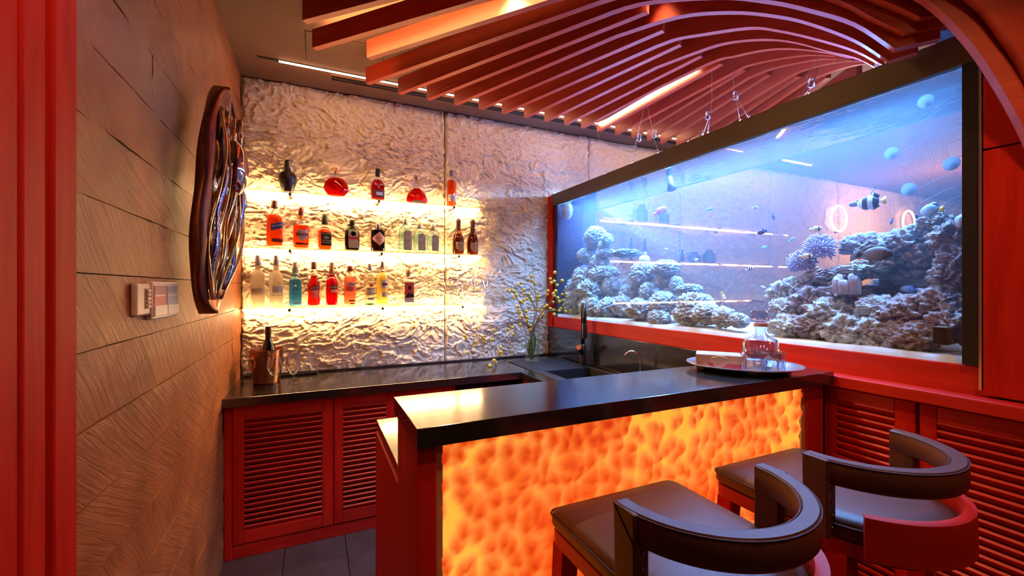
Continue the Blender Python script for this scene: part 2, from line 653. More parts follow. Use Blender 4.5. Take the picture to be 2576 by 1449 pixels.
def text_verts(s, size):
    cu = bpy.data.curves.new('tmp_text', 'FONT')
    cu.body = s
    cu.size = size
    cu.align_x = 'CENTER'
    cu.align_y = 'CENTER'
    cu.resolution_u = 3
    o = bpy.data.objects.new('tmp_text', cu)
    COL.objects.link(o)
    dg = bpy.context.evaluated_depsgraph_get()
    me = bpy.data.meshes.new_from_object(o.evaluated_get(dg))
    vs = [tuple(v_.co) for v_ in me.vertices]
    fs = [tuple(p.vertices) for p in me.polygons]
    bpy.data.objects.remove(o)
    bpy.data.curves.remove(cu)
    bpy.data.meshes.remove(me)
    return vs, fs

# ---------------------------------------------------------------- measured positions
SHORT_RIBS = [((0.643, 2.696, 2.6), (1.304, 1.437, 2.6)), ((0.994, 2.695, 2.6), (1.465, 1.513, 2.6)), ((1.333, 2.696, 2.6), (1.627, 1.568, 2.6)), ((1.659, 2.692, 2.6), (1.804, 1.601, 2.6)), ((1.964, 2.7, 2.6), (1.969, 1.611, 2.6)), ((2.295, 2.705, 2.6), (2.136, 1.608, 2.6)), ((2.606, 2.712, 2.6), (2.311, 1.585, 2.6)), ((2.93, 2.7, 2.6), (2.484, 1.528, 2.6)), ((3.25, 2.7, 2.6), (2.651, 1.469, 2.6)), ((3.57, 2.7, 2.6), (2.796, 1.387, 2.6))]
ARCH_RIBS = [([(-0.053, 2.133, 2.6), (0.24, 1.851, 2.6), (1.623, 0.521, 2.176), (1.658, 0.487, 2.091), (1.69, 0.457, 1.998), (1.726, 0.423, 1.857)], None), ([(-0.014, 2.356, 2.6), (0.604, 1.684, 2.6), (1.59, 0.611, 2.222), (1.647, 0.549, 2.095), (1.685, 0.509, 1.981), (1.724, 0.466, 1.828), (1.751, 0.436, 1.688)], None), ([(0.244, 2.339, 2.6), (0.879, 1.557, 2.6), (1.467, 0.833, 2.399), (1.567, 0.709, 2.275), (1.623, 0.641, 2.199)], (1.674, 0.604, 2.199)), ([(0.268, 2.633, 2.6), (1.079, 1.465, 2.6), (1.434, 0.954, 2.456), (1.535, 0.809, 2.327), (1.579, 0.746, 2.251), (1.626, 0.678, 2.173)], (1.696, 0.599, 2.173)), ([(0.463, 2.685, 2.6), (1.102, 1.607, 2.6), (1.226, 1.397, 2.59), (1.375, 1.146, 2.506), (1.465, 0.994, 2.421), (1.525, 0.893, 2.347), (1.585, 0.792, 2.259), (1.635, 0.708, 2.144)], (1.69, 0.622, 2.144)), ([(0.823, 2.695, 2.6), (1.295, 1.634, 2.6), (1.41, 1.376, 2.571), (1.497, 1.181, 2.501), (1.56, 1.039, 2.421), (1.604, 0.94, 2.347), (1.654, 0.827, 2.24), (1.69, 0.748, 2.137)], (1.704, 0.684, 2.137)), ([(1.163, 2.695, 2.6), (1.529, 1.62, 2.6), (1.562, 1.524, 2.592), (1.602, 1.406, 2.56), (1.664, 1.223, 2.504), (1.701, 1.115, 2.441), (1.742, 0.993, 2.351), (1.778, 0.888, 2.263), (1.804, 0.811, 2.175)], None), ([(1.498, 2.698, 2.6), (1.677, 1.777, 2.6), (1.72, 1.557, 2.579), (1.75, 1.404, 2.554), (1.782, 1.237, 2.49), (1.805, 1.119, 2.42), (1.826, 1.012, 2.336), (1.844, 0.921, 2.268), (1.855, 0.864, 2.207)], None), ([(1.812, 2.698, 2.6), (1.857, 1.968, 2.6), (1.88, 1.601, 2.585), (1.888, 1.471, 2.555), (1.896, 1.335, 2.517), (1.904, 1.22, 2.469), (1.912, 1.089, 2.392), (1.918, 0.979, 2.312)], None), ([(2.13, 2.7, 2.6), (2.106, 1.571, 2.6), (2.103, 1.418, 2.559), (2.099, 1.247, 2.497), (2.097, 1.131, 2.435)], None), ([(2.45, 2.7, 2.6), (2.238, 1.659, 2.6), (2.203, 1.485, 2.568), (2.15, 1.225, 2.477), (2.121, 1.082, 2.398)], None), ([(2.77, 2.7, 2.6), (2.461, 1.659, 2.6), (2.407, 1.479, 2.588), (2.343, 1.263, 2.522), (2.303, 1.128, 2.455)], None), ([(3.09, 2.7, 2.6), (2.588, 1.559, 2.6), (2.504, 1.369, 2.558), (2.438, 1.218, 2.509), (2.397, 1.126, 2.461)], None)]
FISH_SPOTS = [((1.95, 2.033, 1.88), 0.092), ((2.0, 1.711, 1.84), 0.049), ((1.95, 1.399, 1.792), 0.027), ((2.0, 1.341, 1.744), 0.034), ((1.95, 1.625, 1.705), 0.051), ((1.9, 1.328, 1.662), 0.047), ((1.95, 1.221, 1.618), 0.03), ((2.0, 1.387, 1.599), 0.029), ((2.0, 2.03, 1.644), 0.022), ((2.0, 1.936, 1.598), 0.029), ((1.95, 1.822, 1.605), 0.028), ((1.9, 1.709, 1.553), 0.028), ((1.9, 1.39, 1.492), 0.038), ((1.95, 1.356, 1.404), 0.029), ((1.88, 1.702, 1.354), 0.048), ((1.9, 1.536, 1.353), 0.057), ((1.95, 0.918, 1.731), 0.092), ((2.0, 0.994, 1.743), 0.049), ((1.9, 0.721, 1.664), 0.065), ((1.88, 0.64, 1.615), 0.059), ((1.85, 0.864, 1.525), 0.116), ((1.9, 1.091, 1.646), 0.05), ((1.87, 1.113, 1.533), 0.053), ((1.88, 1.066, 1.469), 0.039), ((2.05, 0.898, 1.66), 0.025), ((2.0, 0.799, 1.659), 0.026), ((1.95, 0.803, 1.396), 0.052)]
LEFT_REEF = [((2.0, 2.781, 1.813), 0.069, 0.063), ((1.98, 2.603, 1.762), 0.036, 0.039), ((2.0, 2.823, 1.742), 0.041, 0.038), ((2.0, 2.663, 1.721), 0.042, 0.036), ((1.98, 2.877, 1.659), 0.058, 0.051), ((2.0, 2.644, 1.665), 0.06, 0.03), ((2.02, 2.44, 1.648), 0.085, 0.026), ((2.0, 2.724, 1.591), 0.068, 0.055), ((1.97, 2.856, 1.48), 0.095, 0.083), ((2.0, 2.663, 1.5), 0.097, 0.061), ((1.95, 3.017, 1.393), 0.066, 0.073), ((1.95, 2.732, 1.382), 0.11, 0.08), ((2.0, 2.572, 1.412), 0.065, 0.065), ((1.93, 2.95, 1.273), 0.084, 0.097), ((1.9, 2.672, 1.247), 0.102, 0.084), ((1.92, 2.487, 1.255), 0.08, 0.068), ((1.95, 2.355, 1.274), 0.082, 0.071), ((1.98, 2.354, 1.356), 0.061, 0.05), ((2.0, 2.238, 1.496), 0.075, 0.064), ((2.02, 2.291, 1.424), 0.049, 0.06), ((2.0, 2.037, 1.525), 0.075, 0.045), ((2.02, 2.044, 1.46), 0.045, 0.05), ((1.97, 2.13, 1.372), 0.067, 0.051), ((2.0, 1.949, 1.419), 0.034, 0.044), ((1.98, 1.824, 1.391), 0.06, 0.028), ((1.93, 1.979, 1.306), 0.073, 0.063), ((1.9, 2.148, 1.265), 0.077, 0.061), ((1.87, 1.959, 1.221), 0.067, 0.043), ((1.92, 1.735, 1.305), 0.08, 0.058), ((1.87, 1.745, 1.25), 0.07, 0.048), ((1.88, 1.624, 1.265), 0.072, 0.05), ((1.86, 1.503, 1.252), 0.056, 0.044), ((1.86, 1.419, 1.242), 0.042, 0.031)]
RIGHT_REEF = [((1.95, 1.274, 1.378), 0.048, 0.044), ((1.97, 1.211, 1.402), 0.054, 0.043), ((2.0, 1.154, 1.435), 0.056, 0.035), ((1.98, 1.053, 1.448), 0.08, 0.037), ((1.97, 0.953, 1.472), 0.069, 0.028), ((1.98, 0.9, 1.498), 0.055, 0.024), ((2.02, 0.969, 1.568), 0.074, 0.048), ((2.0, 0.849, 1.563), 0.063, 0.048), ((2.02, 0.801, 1.6), 0.05, 0.038), ((2.0, 0.752, 1.632), 0.04, 0.034), ((1.97, 0.695, 1.573), 0.054, 0.046), ((1.95, 0.675, 1.498), 0.048, 0.045), ((2.03, 0.788, 1.525), 0.064, 0.05), ((1.95, 0.688, 1.443), 0.054, 0.046), ((1.95, 1.023, 1.377), 0.071, 0.045), ((1.93, 1.128, 1.352), 0.065, 0.051), ((1.92, 1.225, 1.306), 0.061, 0.046), ((1.92, 1.045, 1.307), 0.072, 0.052), ((1.88, 1.094, 1.243), 0.079, 0.05), ((1.87, 1.193, 1.23), 0.066, 0.045), ((1.88, 0.977, 1.243), 0.069, 0.053), ((1.92, 0.873, 1.317), 0.068, 0.05), ((1.92, 0.797, 1.312), 0.071, 0.054), ((1.93, 0.706, 1.349), 0.067, 0.059), ((1.9, 0.665, 1.286), 0.06, 0.057), ((1.88, 0.893, 1.234), 0.071, 0.051), ((1.87, 0.812, 1.233), 0.068, 0.051), ((1.87, 0.752, 1.231), 0.065, 0.049), ((1.93, 0.733, 1.288), 0.055, 0.047), ((2.08, 0.853, 1.452), 0.076, 0.034), ((2.12, 0.92, 1.398), 0.08, 0.038)]
ANEMONES = [((1.95, 1.104, 1.578), 0.054), ((1.95, 1.178, 1.521), 0.049)]
BRANCHES = [[(1.486, 2.878, 0.848), (1.492, 2.868, 0.989), (1.446, 2.858, 1.124), (1.405, 2.848, 1.224), (1.376, 2.848, 1.283), (1.333, 2.848, 1.355), (1.311, 2.848, 1.387), (1.297, 2.848, 1.416)], [(1.494, 2.878, 0.861), (1.506, 2.895, 1.019), (1.534, 2.911, 1.238), (1.467, 2.928, 1.353), (1.4, 2.928, 1.427), (1.389, 2.928, 1.44)], [(1.479, 2.878, 0.869), (1.508, 2.905, 1.051), (1.56, 2.931, 1.216), (1.566, 2.958, 1.332), (1.551, 2.958, 1.428), (1.528, 2.958, 1.489)], [(1.471, 2.878, 0.869), (1.482, 2.885, 0.987), (1.546, 2.891, 1.145), (1.611, 2.898, 1.278), (1.642, 2.898, 1.373), (1.662, 2.898, 1.469)], [(1.501, 2.878, 0.854), (1.507, 2.861, 1.055), (1.529, 2.845, 1.175), (1.587, 2.828, 1.254), (1.641, 2.828, 1.32), (1.672, 2.828, 1.387), (1.656, 2.828, 1.454), (1.66, 2.828, 1.518)], [(1.497, 2.878, 0.861), (1.52, 2.871, 1.087), (1.562, 2.865, 1.173), (1.596, 2.858, 1.219), (1.666, 2.858, 1.224), (1.745, 2.858, 1.223), (1.817, 2.858, 1.2), (1.891, 2.858, 1.171), (1.924, 2.858, 1.128)], [(1.464, 2.878, 0.87), (1.446, 2.858, 1.025), (1.429, 2.838, 1.133), (1.347, 2.818, 1.163), (1.277, 2.818, 1.181), (1.294, 2.818, 1.139), (1.322, 2.818, 1.106), (1.312, 2.818, 1.049), (1.221, 2.818, 0.971), (1.187, 2.818, 0.917), (1.14, 2.818, 0.839)], [(1.468, 2.878, 0.863), (1.467, 2.888, 1.034), (1.455, 2.898, 1.127), (1.317, 2.908, 1.144), (1.26, 2.908, 1.127), (1.148, 2.908, 1.105), (1.046, 2.908, 1.09), (1.02, 2.908, 1.06), (0.99, 2.908, 1.036)], [(1.456, 2.878, 0.864), (1.453, 2.878, 1.056), (1.419, 2.878, 1.13), (1.304, 2.878, 1.134), (1.247, 2.878, 1.11), (1.171, 2.878, 1.069), (1.096, 2.878, 1.04), (1.036, 2.878, 1.012), (1.003, 2.878, 0.976), (0.986, 2.878, 0.946)], [(1.494, 2.878, 0.855), (1.527, 2.898, 0.997), (1.568, 2.918, 1.142), (1.665, 2.938, 1.214), (1.761, 2.938, 1.239), (1.81, 2.938, 1.288), (1.835, 2.938, 1.344)]]
BERRIES = [[(1.273, 2.848, 1.387), (1.311, 2.848, 1.381), (1.326, 2.848, 1.374), (1.343, 2.848, 1.347), (1.331, 2.848, 1.326), (1.405, 2.848, 1.309), (1.358, 2.848, 1.264), (1.384, 2.848, 1.299), (1.394, 2.848, 1.291), (1.372, 2.848, 1.222), (1.365, 2.848, 1.238), (1.428, 2.848, 1.225), (1.39, 2.848, 1.189), (1.434, 2.848, 1.159), (1.438, 2.848, 1.181), (1.46, 2.848, 1.118), (1.462, 2.848, 1.086)], [(1.444, 2.928, 1.387), (1.446, 2.928, 1.355), (1.491, 2.928, 1.353), (1.474, 2.928, 1.316), (1.504, 2.928, 1.327), (1.518, 2.928, 1.305), (1.4, 2.928, 1.424), (1.423, 2.928, 1.44), (1.52, 2.928, 1.232)], [(1.562, 2.958, 1.435), (1.53, 2.958, 1.458), (1.528, 2.958, 1.492), (1.582, 2.958, 1.359), (1.586, 2.958, 1.331), (1.586, 2.958, 1.304), (1.578, 2.958, 1.227)], [(1.642, 2.898, 1.378), (1.636, 2.898, 1.349), (1.662, 2.898, 1.472), (1.67, 2.898, 1.44), (1.609, 2.898, 1.251), (1.584, 2.898, 1.224)], [(1.656, 2.828, 1.45), (1.682, 2.828, 1.422), (1.662, 2.828, 1.519), (1.726, 2.828, 1.456), (1.67, 2.828, 1.377), (1.649, 2.828, 1.357), (1.656, 2.828, 1.34), (1.687, 2.828, 1.323), (1.649, 2.828, 1.293), (1.591, 2.828, 1.267)], [(1.719, 2.858, 1.223), (1.579, 2.858, 1.199), (1.674, 2.858, 1.196), (1.777, 2.858, 1.215), (1.823, 2.858, 1.222), (1.833, 2.858, 1.207), (1.896, 2.858, 1.177), (1.921, 2.858, 1.128)], [(1.303, 2.818, 1.112), (1.303, 2.818, 1.065), (1.209, 2.818, 0.973), (1.209, 2.818, 0.94), (1.211, 2.818, 0.921), (1.156, 2.818, 0.884), (1.17, 2.818, 0.869), (1.126, 2.818, 0.849)], [(1.057, 2.908, 1.11), (1.032, 2.908, 1.056), (0.967, 2.908, 1.059), (0.978, 2.908, 1.046)], [(1.39, 2.878, 1.124), (1.294, 2.878, 1.091), (1.176, 2.878, 1.093), (1.09, 2.878, 1.052), (1.099, 2.878, 1.036), (1.115, 2.878, 1.024), (1.108, 2.878, 1.01), (1.044, 2.878, 1.018), (1.046, 2.878, 1.008), (1.027, 2.878, 0.984), (0.982, 2.878, 0.942), (1.166, 2.878, 1.025)], [(1.769, 2.938, 1.292), (1.798, 2.938, 1.348), (1.835, 2.938, 1.351), (1.839, 2.938, 1.328), (1.798, 2.938, 1.3), (1.835, 2.938, 1.278), (1.683, 2.938, 1.237), (1.713, 2.938, 1.226), (1.782, 2.938, 1.235), (1.616, 2.938, 1.172)]]
CABLES = [[(2.0, 2.765, 2.683), (2.0, 2.749, 2.622), (2.0, 2.713, 2.512), (2.0, 2.683, 2.402), (2.0, 2.654, 2.318)], [(2.0, 2.211, 2.646), (2.0, 2.288, 2.455), (2.0, 2.349, 2.295)], [(2.0, 2.211, 2.646), (2.0, 2.163, 2.479), (2.0, 2.145, 2.382), (2.0, 2.102, 2.291)], [(2.0, 1.69, 2.433), (2.0, 1.701, 2.372), (2.0, 1.752, 2.267)], [(2.0, 1.701, 2.372), (2.0, 1.717, 2.267)], [(2.0, 1.554, 2.412), (2.0, 1.537, 2.38), (2.0, 1.517, 2.263)], [(2.0, 1.53, 2.382), (2.0, 1.468, 2.26)], [(2.0, 1.142, 2.401), (2.0, 1.186, 2.351), (2.0, 1.177, 2.302)], [(2.0, 1.142, 2.357), (2.0, 1.16, 2.295), (2.0, 1.212, 2.254)]]
CABLE_COILS = [((2.0, 2.276, 2.421), 0.022), ((2.0, 2.134, 2.402), 0.023), ((2.0, 1.717, 2.367), 0.02), ((2.0, 1.544, 2.408), 0.019), ((2.0, 1.167, 2.31), 0.018)]
SUCTION_CUPS = [(1.83, 0.702, 2.009), (1.83, 0.792, 1.865), (1.83, 0.639, 1.789), (1.83, 0.745, 1.731)]

# ================================================================ the setting
XL, XT, XB, YW, ZC = -0.427, 1.80, 2.22, 3.165, 2.739
XFAR, YBACK = 9.9, -2.6
CTR = 0.84

# floor with slate tiles
floor = obj('floor', MB().box(XL - 0.1, XFAR, YBACK, YW + 0.1, -0.12, -0.012), dark_gap)
struct(floor, 'dark slate tiled floor of the bar', 'floor')
t0 = MB().box(-0.1485, 0.1485, -0.2985, 0.2985, 0, 0.012)
proto = None
for i in range(8):
    for j in range(10):
        x, y = XL + 0.13 + 0.30 * i, 3.0 - 0.60 * j - (0.3 if i % 2 else 0)
        if y < YBACK + 0.3 or x > 1.95:
            continue
        if proto is None:
            me = t0.mesh('tile')
            me.materials.append(slate_floor)
            proto = bpy.data.objects.new('tile', me)
            COL.objects.link(proto)
            finish(proto, False, 0.0015)
            q = proto
        else:
            q = inst('tile', proto, (0, 0, 0))
        q.parent = floor
        q.location = Vector((x, y, -0.012)) - floor.location

ceil_mb = MB().box(XL - 0.1, XFAR, YBACK, YW + 0.1, ZC, ZC + 0.1)
ceiling = struct(obj('ceiling', ceil_mb, ceiling_mat), 'flat brown painted ceiling above the wooden ribs', 'ceiling')
# flush access hatch, drawn by its shadow gap
o = obj('access_hatch', MB().box(-0.05, 0.36, 2.462, 2.786, ZC - 0.0012, ZC + 0.002), dark_gap, ceiling)
obj('hatch_cover', MB().box(-0.046, 0.356, 2.466, 2.782, ZC - 0.004, ZC - 0.001), ceiling_mat, o)
# slot light and linear air diffuser along the back wall
t = thing('ceiling_slot_light', 'thin white linear slot light running along the ceiling near the stone wall', 'light', (1.6, 2.857, ZC - 0.008))
obj('housing', MB().box(-0.305, 4.9, 2.846, 2.868, ZC - 0.004, ZC), black_plastic, t)
obj('diffuser', MB().box(-0.194, 4.9, 2.851, 2.863, ZC - 0.008, ZC - 0.004), led_slot, t)
t = thing('ceiling_air_diffuser', 'long black linear air vent in the ceiling beside the slot light', 'vent', (1.6, 2.93, ZC - 0.01))
obj('frame', MB().box(0.085, 4.9, 2.892, 2.900, ZC - 0.010, ZC).box(0.085, 4.9, 2.926, 2.932, ZC - 0.010, ZC).box(0.085, 4.9, 2.962, 2.970, ZC - 0.010, ZC).box(0.085, 0.094, 2.900, 2.962, ZC - 0.010, ZC), ceiling_mat, t)
obj('slot', MB().box(0.094, 4.9, 2.900, 2.926, ZC - 0.006, ZC).box(0.094, 4.9, 2.932, 2.962, ZC - 0.006, ZC), dark_gap, t)

# back wall: panels of rough split rock
wall_back = struct(obj('wall_back', MB().box(XL - 0.1, XFAR, YW + 0.012, YW + 0.15, 0, ZC), dark_gap), 'rough white split-stone back wall behind the shelves', 'wall')


def rock_panel(x0, x1, z0, z1, step, seed):
    nu, nv = int((x1 - x0) / step) + 1, int((z1 - z0) / step) + 1
    X, Z = np.meshgrid(np.linspace(x0, x1, nu), np.linspace(z0, z1, nv))
    x, z = X.ravel(), Z.ravel()
    P = np.stack([x, z * 1.25, np.zeros_like(x)], 1)
    w = np.stack([fbm(P * 2.6, 3, 3), fbm(P * 2.6 + 5, 3, 9), np.zeros_like(x)], 1)
    Q = P + 0.16 * w
    h = 0.016 * fbm(Q * 2.4, 3, 21)
    W2 = Q[:, :2] + 0.022 * np.stack([fbm(P * 12, 2, 41), fbm(P * 12 + 3, 2, 43)], 1)
    h += 0.011 * facets(W2 * np.array([1.0, 1.35]), 8.0, 5)
    h += 0.0095 * facets(W2 * np.array([1.0, 1.5]), 17.0, 15)
    h += 0.0075 * facets(W2 * np.array([1.0, 1.6]), 34.0, 25)
    h += 0.005 * fbm(Q * np.array([24.0, 34.0, 1]), 3, 61, 0.65, True)
    # panels fall back at their broken vertical edges
    e = np.minimum(x - x0, x1 - x) + 0.008 * vnoise(np.stack([z * 30, x * 0, x * 0 + seed], 1), 77)
    h -= 0.03 * np.clip(1 - e / 0.012, 0, 1)
    top = np.clip(1 - (z1 - z) / 0.03, 0, 1)
    h -= 0.012 * top
    y = YW - 0.012 - h
    y = np.minimum(y, YW + 0.008)
    vs = np.stack([x, y, z], 1)
    mb = MB()
    mb.v = vs.tolist()
    mb.f = grid_faces(nu, nv)
    # skirt to the wall so that each panel is a solid slab
    idx = [i for i in range(nu)] + [nu - 1 + nu * j for j in range(1, nv)] + [nu * nv - 1 - i for i in range(1, nu)] + [nu * j for j in range(nv - 2, 0, -1)]
    base = len(mb.v)
    for i in idx:
        mb.v.append([vs[i, 0], YW + 0.012, vs[i, 2]])
    m = len(idx)
    for k in range(m):
        mb.f.append((idx[(k + 1) % m], idx[k], base + k, base + (k + 1) % m))
    obj('stone_panel', mb, rock_mat, wall_back, smooth=True)


seams = [XL, 0.895, 2.204, 3.30, 4.65, 5.95, 7.30, 8.60, XFAR]
for i in range(len(seams) - 1):
    g = 0.002 if i == 0 else 0.007
    rock_panel(seams[i] + g * 0.6, seams[i + 1] - g * 0.6, 0.80, ZC - 0.004, (0.005, 0.005, 0.008, 0.014, 0.02, 0.02, 0.03, 0.03)[i], i)

# left wall: courses of riven slate planks
wall_left = struct(obj('wall_left', MB().box(XL - 0.15, XL - 0.012, YBACK, YW + 0.1, 0, ZC), dark_gap), 'riven brown slate plank wall on the left', 'wall')


def slate_plank(y0, y1, z0, z1, seed):
    step = 0.010
    nu, nv = max(3, int((y1 - y0) / step) + 1), max(3, int((z1 - z0) / step) + 1)
    Yg, Zg = np.meshgrid(np.linspace(y1, y0, nu), np.linspace(z0, z1, nv))
    y, z = Yg.ravel(), Zg.ravel()
    ang = 0.35 + 0.5 * ((seed * 37) % 10) / 10
    a = y * math.cos(ang) + z * math.sin(ang)
    bq = -y * math.sin(ang) + z * math.cos(ang)
    P = np.stack([a * 2.5, bq * 20, np.full_like(a, seed * 3.1)], 1)
    h = 0.0034 * fbm(P, 4, seed, 0.55) + 0.0036 * fbm(P * np.array([1.3, 0.4, 1]), 2, seed + 5, 0.5, True)
    x = XL + 0.000 + h
    e = np.minimum(np.minimum(y - y0, y1 - y), np.minimum(z - z0, z1 - z))
    vs = np.stack([x, y, z], 1)
    mb = MB()
    mb.v = vs.tolist()
    mb.f = grid_faces(nu, nv)
    idx = [i for i in range(nu)] + [nu - 1 + nu * j for j in range(1, nv)] + [nu * nv - 1 - i for i in range(1, nu)] + [nu * j for j in range(nv - 2, 0, -1)]
    base = len(mb.v)
    for i in idx:
        mb.v.append([XL - 0.012, vs[i, 1], vs[i, 2]])
    m = len(idx)
    for k in range(m):
        mb.f.append((idx[(k + 1) % m], idx[k], base + k, base + (k + 1) % m))
    obj('slate_plank', mb, slate_wall, wall_left, smooth=40)


zr = [0.0] + [round(1.11 + 0.16 * k, 3) for k in range(-6, 11)] + [ZC]
zr = [z for z in zr if 0 <= z <= ZC]
for k in range(len(zr) - 1):
    off = (0.0, 0.75, 0.35, 1.1)[k % 4]
    ys = [0.75]
    y = (9, 2.55, 9, 9, 1.55, 9, 2.85, 9)[k % 8]
    while y < YW - 0.2:
        ys.append(y)
        y += 1.30
    ys.append(YW + 0.005)
    for j in range(len(ys) - 1):
        if ys[j + 1] - ys[j] < 0.05:
            continue
        slate_plank(ys[j] + 0.0015, ys[j + 1] - 0.0015, zr[k] + 0.0012, zr[k + 1] - 0.0012, k * 5 + j)

# walls behind the camera and of the next room close the shell
struct(obj('wall_front', MB().box(XL - 0.1, XFAR, YBACK - 0.1, YBACK, 0, ZC), ceiling_mat), 'plain wall behind the viewer', 'wall')
struct(obj('wall_far', MB().box(XFAR, XFAR + 0.1, YBACK, YW + 0.1, 0, ZC), ceiling_mat), 'far wall of the room beyond the aquarium', 'wall')

# red wooden screen posts at the left edge
t = thing('trim_1', 'red wooden door jamb of upright boards at the left edge', 'door frame', (-0.40, 0.94, 0), kind='structure')
for y0, y1, x0, x1 in ((0.70, 0.76, -0.47, -0.398), (0.775, 0.878, -0.47, -0.398), (0.893, 0.955, -0.47, -0.400), (0.972, 1.048, -0.47, -0.397)):
    obj('board', MB().box(x0, x1, y0, y1, 0, ZC), wood_v, t, bevel=0.004)
obj('backing', MB().box(-0.47, -0.432, 0.70, 1.04, 0, ZC), dark_gap, t)

# plinth below the tank, and the red wood around it
struct(obj('wall_right', MB().box(1.812, XB, 0.50, YW - 0.04, 0.0, 1.075), dark_gap), 'plinth wall carrying the aquarium', 'wall')
t = thing('trim_2', 'red wooden sill and jamb framing the aquarium glass', 'trim', (1.80, 1.8, 1.077), kind='structure')
obj('sill_board', MB().box(1.795, 1.86, 0.548, 3.15, 1.077, 1.166), wood_h, t, bevel=0.003)
obj('jamb_board', MB().box(1.785, 1.86, 3.082, 3.15, 1.077, 2.172), wood_v, t, bevel=0.003)
obj('ledge_board', MB().box(1.72, 1.80, -0.6, 1.235, 1.040, 1.080), wood_h, t, bevel=0.004)
# red panelled wall to the right of the tank
t = thing('trim_3', 'red wood panelled wall to the right of the aquarium', 'wall panel', (1.80, 0.0, 1.085), kind='structure')
obj('panel', MB().box(1.775, 1.86, -0.30, 0.560, 1.086, 1.801), wood_v, t, bevel=0.003)
obj('panel', MB().box(1.775, 1.86, -0.30, 0.560, 1.806, 2.60), wood_v, t, bevel=0.003)
obj('panel', MB().box(1.775, 1.86, -1.20, -0.304, 1.086, 2.60), wood_v, t, bevel=0.003)
obj('backing', MB().box(1.80, 1.90, YBACK, 0.556, 1.082, ZC), dark_gap, t)
obj('metal_edge', MB().box(1.774, 1.80, 0.562, 0.568, 1.10, 2.17), steel, t)

# black granite splashback under the tank
tag(obj('granite_splashback', MB().box(1.785, 1.812, 1.24, 3.15, CTR, 1.077), granite, bevel=0.001), 'polished black granite splashback under the red aquarium sill', 'splashback')

# ================================================================ wooden ceiling ribs
RIB_T, RIB_TOP = 0.030, 2.692


def rib_board(path, leg=None, top=RIB_TOP):
    """an upright board whose lower edge follows path; leg turns the board after its lowest corner"""
    pts = [Vector(p) for p in path]
    if leg:
        pts.append(Vector(leg))
    n = len(pts)
    nrm = []
    for k in range(n):
        ds = []
        if k > 0:
            ds.append((pts[k] - pts[k - 1]).xy.normalized())
        if k < n - 1:
            ds.append((pts[k + 1] - pts[k]).xy.normalized())
        d = sum(ds, Vector((0, 0)))
        d.normalize()
        nn = Vector((-d.y, d.x))
        nn /= max(0.35, nn.dot(Vector((-ds[0].y, ds[0].x))))
        nrm.append(nn * RIB_T)
    rings = []
    for p, q in zip(pts, nrm):
        rings.append([(p.x, p.y, p.z), (p.x + q.x, p.y + q.y, p.z), (p.x + q.x, p.y + q.y, top), (p.x, p.y, top)])
    return MB().loft(rings)


def smooth_path(path, n=5):
    """Catmull-Rom through the lower-edge points"""
    P = [np.array(p) for p in path]
    P = [2 * P[0] - P[1]] + P + [2 * P[-1] - P[-2]]
    res = []
    for i in range(1, len(P) - 2):
        for k in range(n):
            s_ = k / n
            a, b_, c_, d_ = P[i - 1:i + 3]
            q = 0.5 * (2 * b_ + (c_ - a) * s_ + (2 * a - 5 * b_ + 4 * c_ - d_) * s_ * s_ + (3 * b_ - a - 3 * c_ + d_) * s_ ** 3)
            res.append(tuple(q))
    res.append(tuple(P[-2]))
    return res


def arch_rib(path, leg):
    path = [tuple(p) for p in path]
    a, b_ = np.array(path[1]), np.array(path[2])
    L_ = np.linalg.norm((b_ - a)[:2])
    if b_[2] < 2.5 and L_ > 0.5:                     # bend missing between the flat run and the drop
        u = (a - b_) / L_
        zs, ds = [2.144, 2.223, 2.259, 2.347, 2.421, 2.506, 2.56, 2.59, 2.6], [0.0, 0.07, 0.10, 0.215, 0.33, 0.51, 0.66, 0.82, 1.05]
        d0 = float(np.interp(b_[2], zs, ds))
        add = []
        for dd in (0.85, 0.65, 0.48, 0.34, 0.22, 0.11):
            z = float(np.interp(d0 + dd, ds, zs))
            if dd < L_ - 0.08 and z < 2.5995:
                add.append((dd, z))
        path = path[:2] + [(b_[0] + u[0] * d, b_[1] + u[1] * d, z) for d, z in add] + path[2:]
    head = [path[0], tuple(np.array(path[0]) * 0.5 + np.array(path[1]) * 0.5)]
    curve = smooth_path(path[1:], 4)
    return rib_board(head + curve, leg)


t_r = 'fanned red wooden ceiling ribs'
rib_words = ['curving down at the far right edge, outermost', 'curving down in front of the aquarium corner, second outermost', 'with the highest mitred corner above the tank',
             'with the second highest mitred corner above the tank', 'with the third mitred corner above the tank', 'lit by the small round downlight pool',
             'with the fourth arch below the downlight pool', 'with the fifth arch below the downlight pool', 'just above the glowing light strip',
             'just below the glowing light strip', 'second below the glowing light strip', 'third below the glowing light strip', 'lowest of the ribs above the tank frame']
for i, (path, leg) in enumerate(ARCH_RIBS):
    o = obj('ceiling_rib', arch_rib(path, leg), wood_rib, smooth=25)
    tag(o, 'long red wood ceiling rib ' + rib_words[i], 'ceiling rib', t_r)
n_short = len(SHORT_RIBS)
ords = ['first', 'second', 'third', 'fourth', 'fifth', 'sixth', 'seventh', 'eighth', 'ninth', 'tenth']
for i, (a, b_) in enumerate(SHORT_RIBS):
    o = obj('ceiling_rib', rib_board([a, b_]), wood_rib, bevel=0.001)
    tag(o, 'short straight red wood ceiling rib with a cut-off end, ' + ords[i] + ' from the top', 'ceiling rib', 'short straight ceiling ribs')

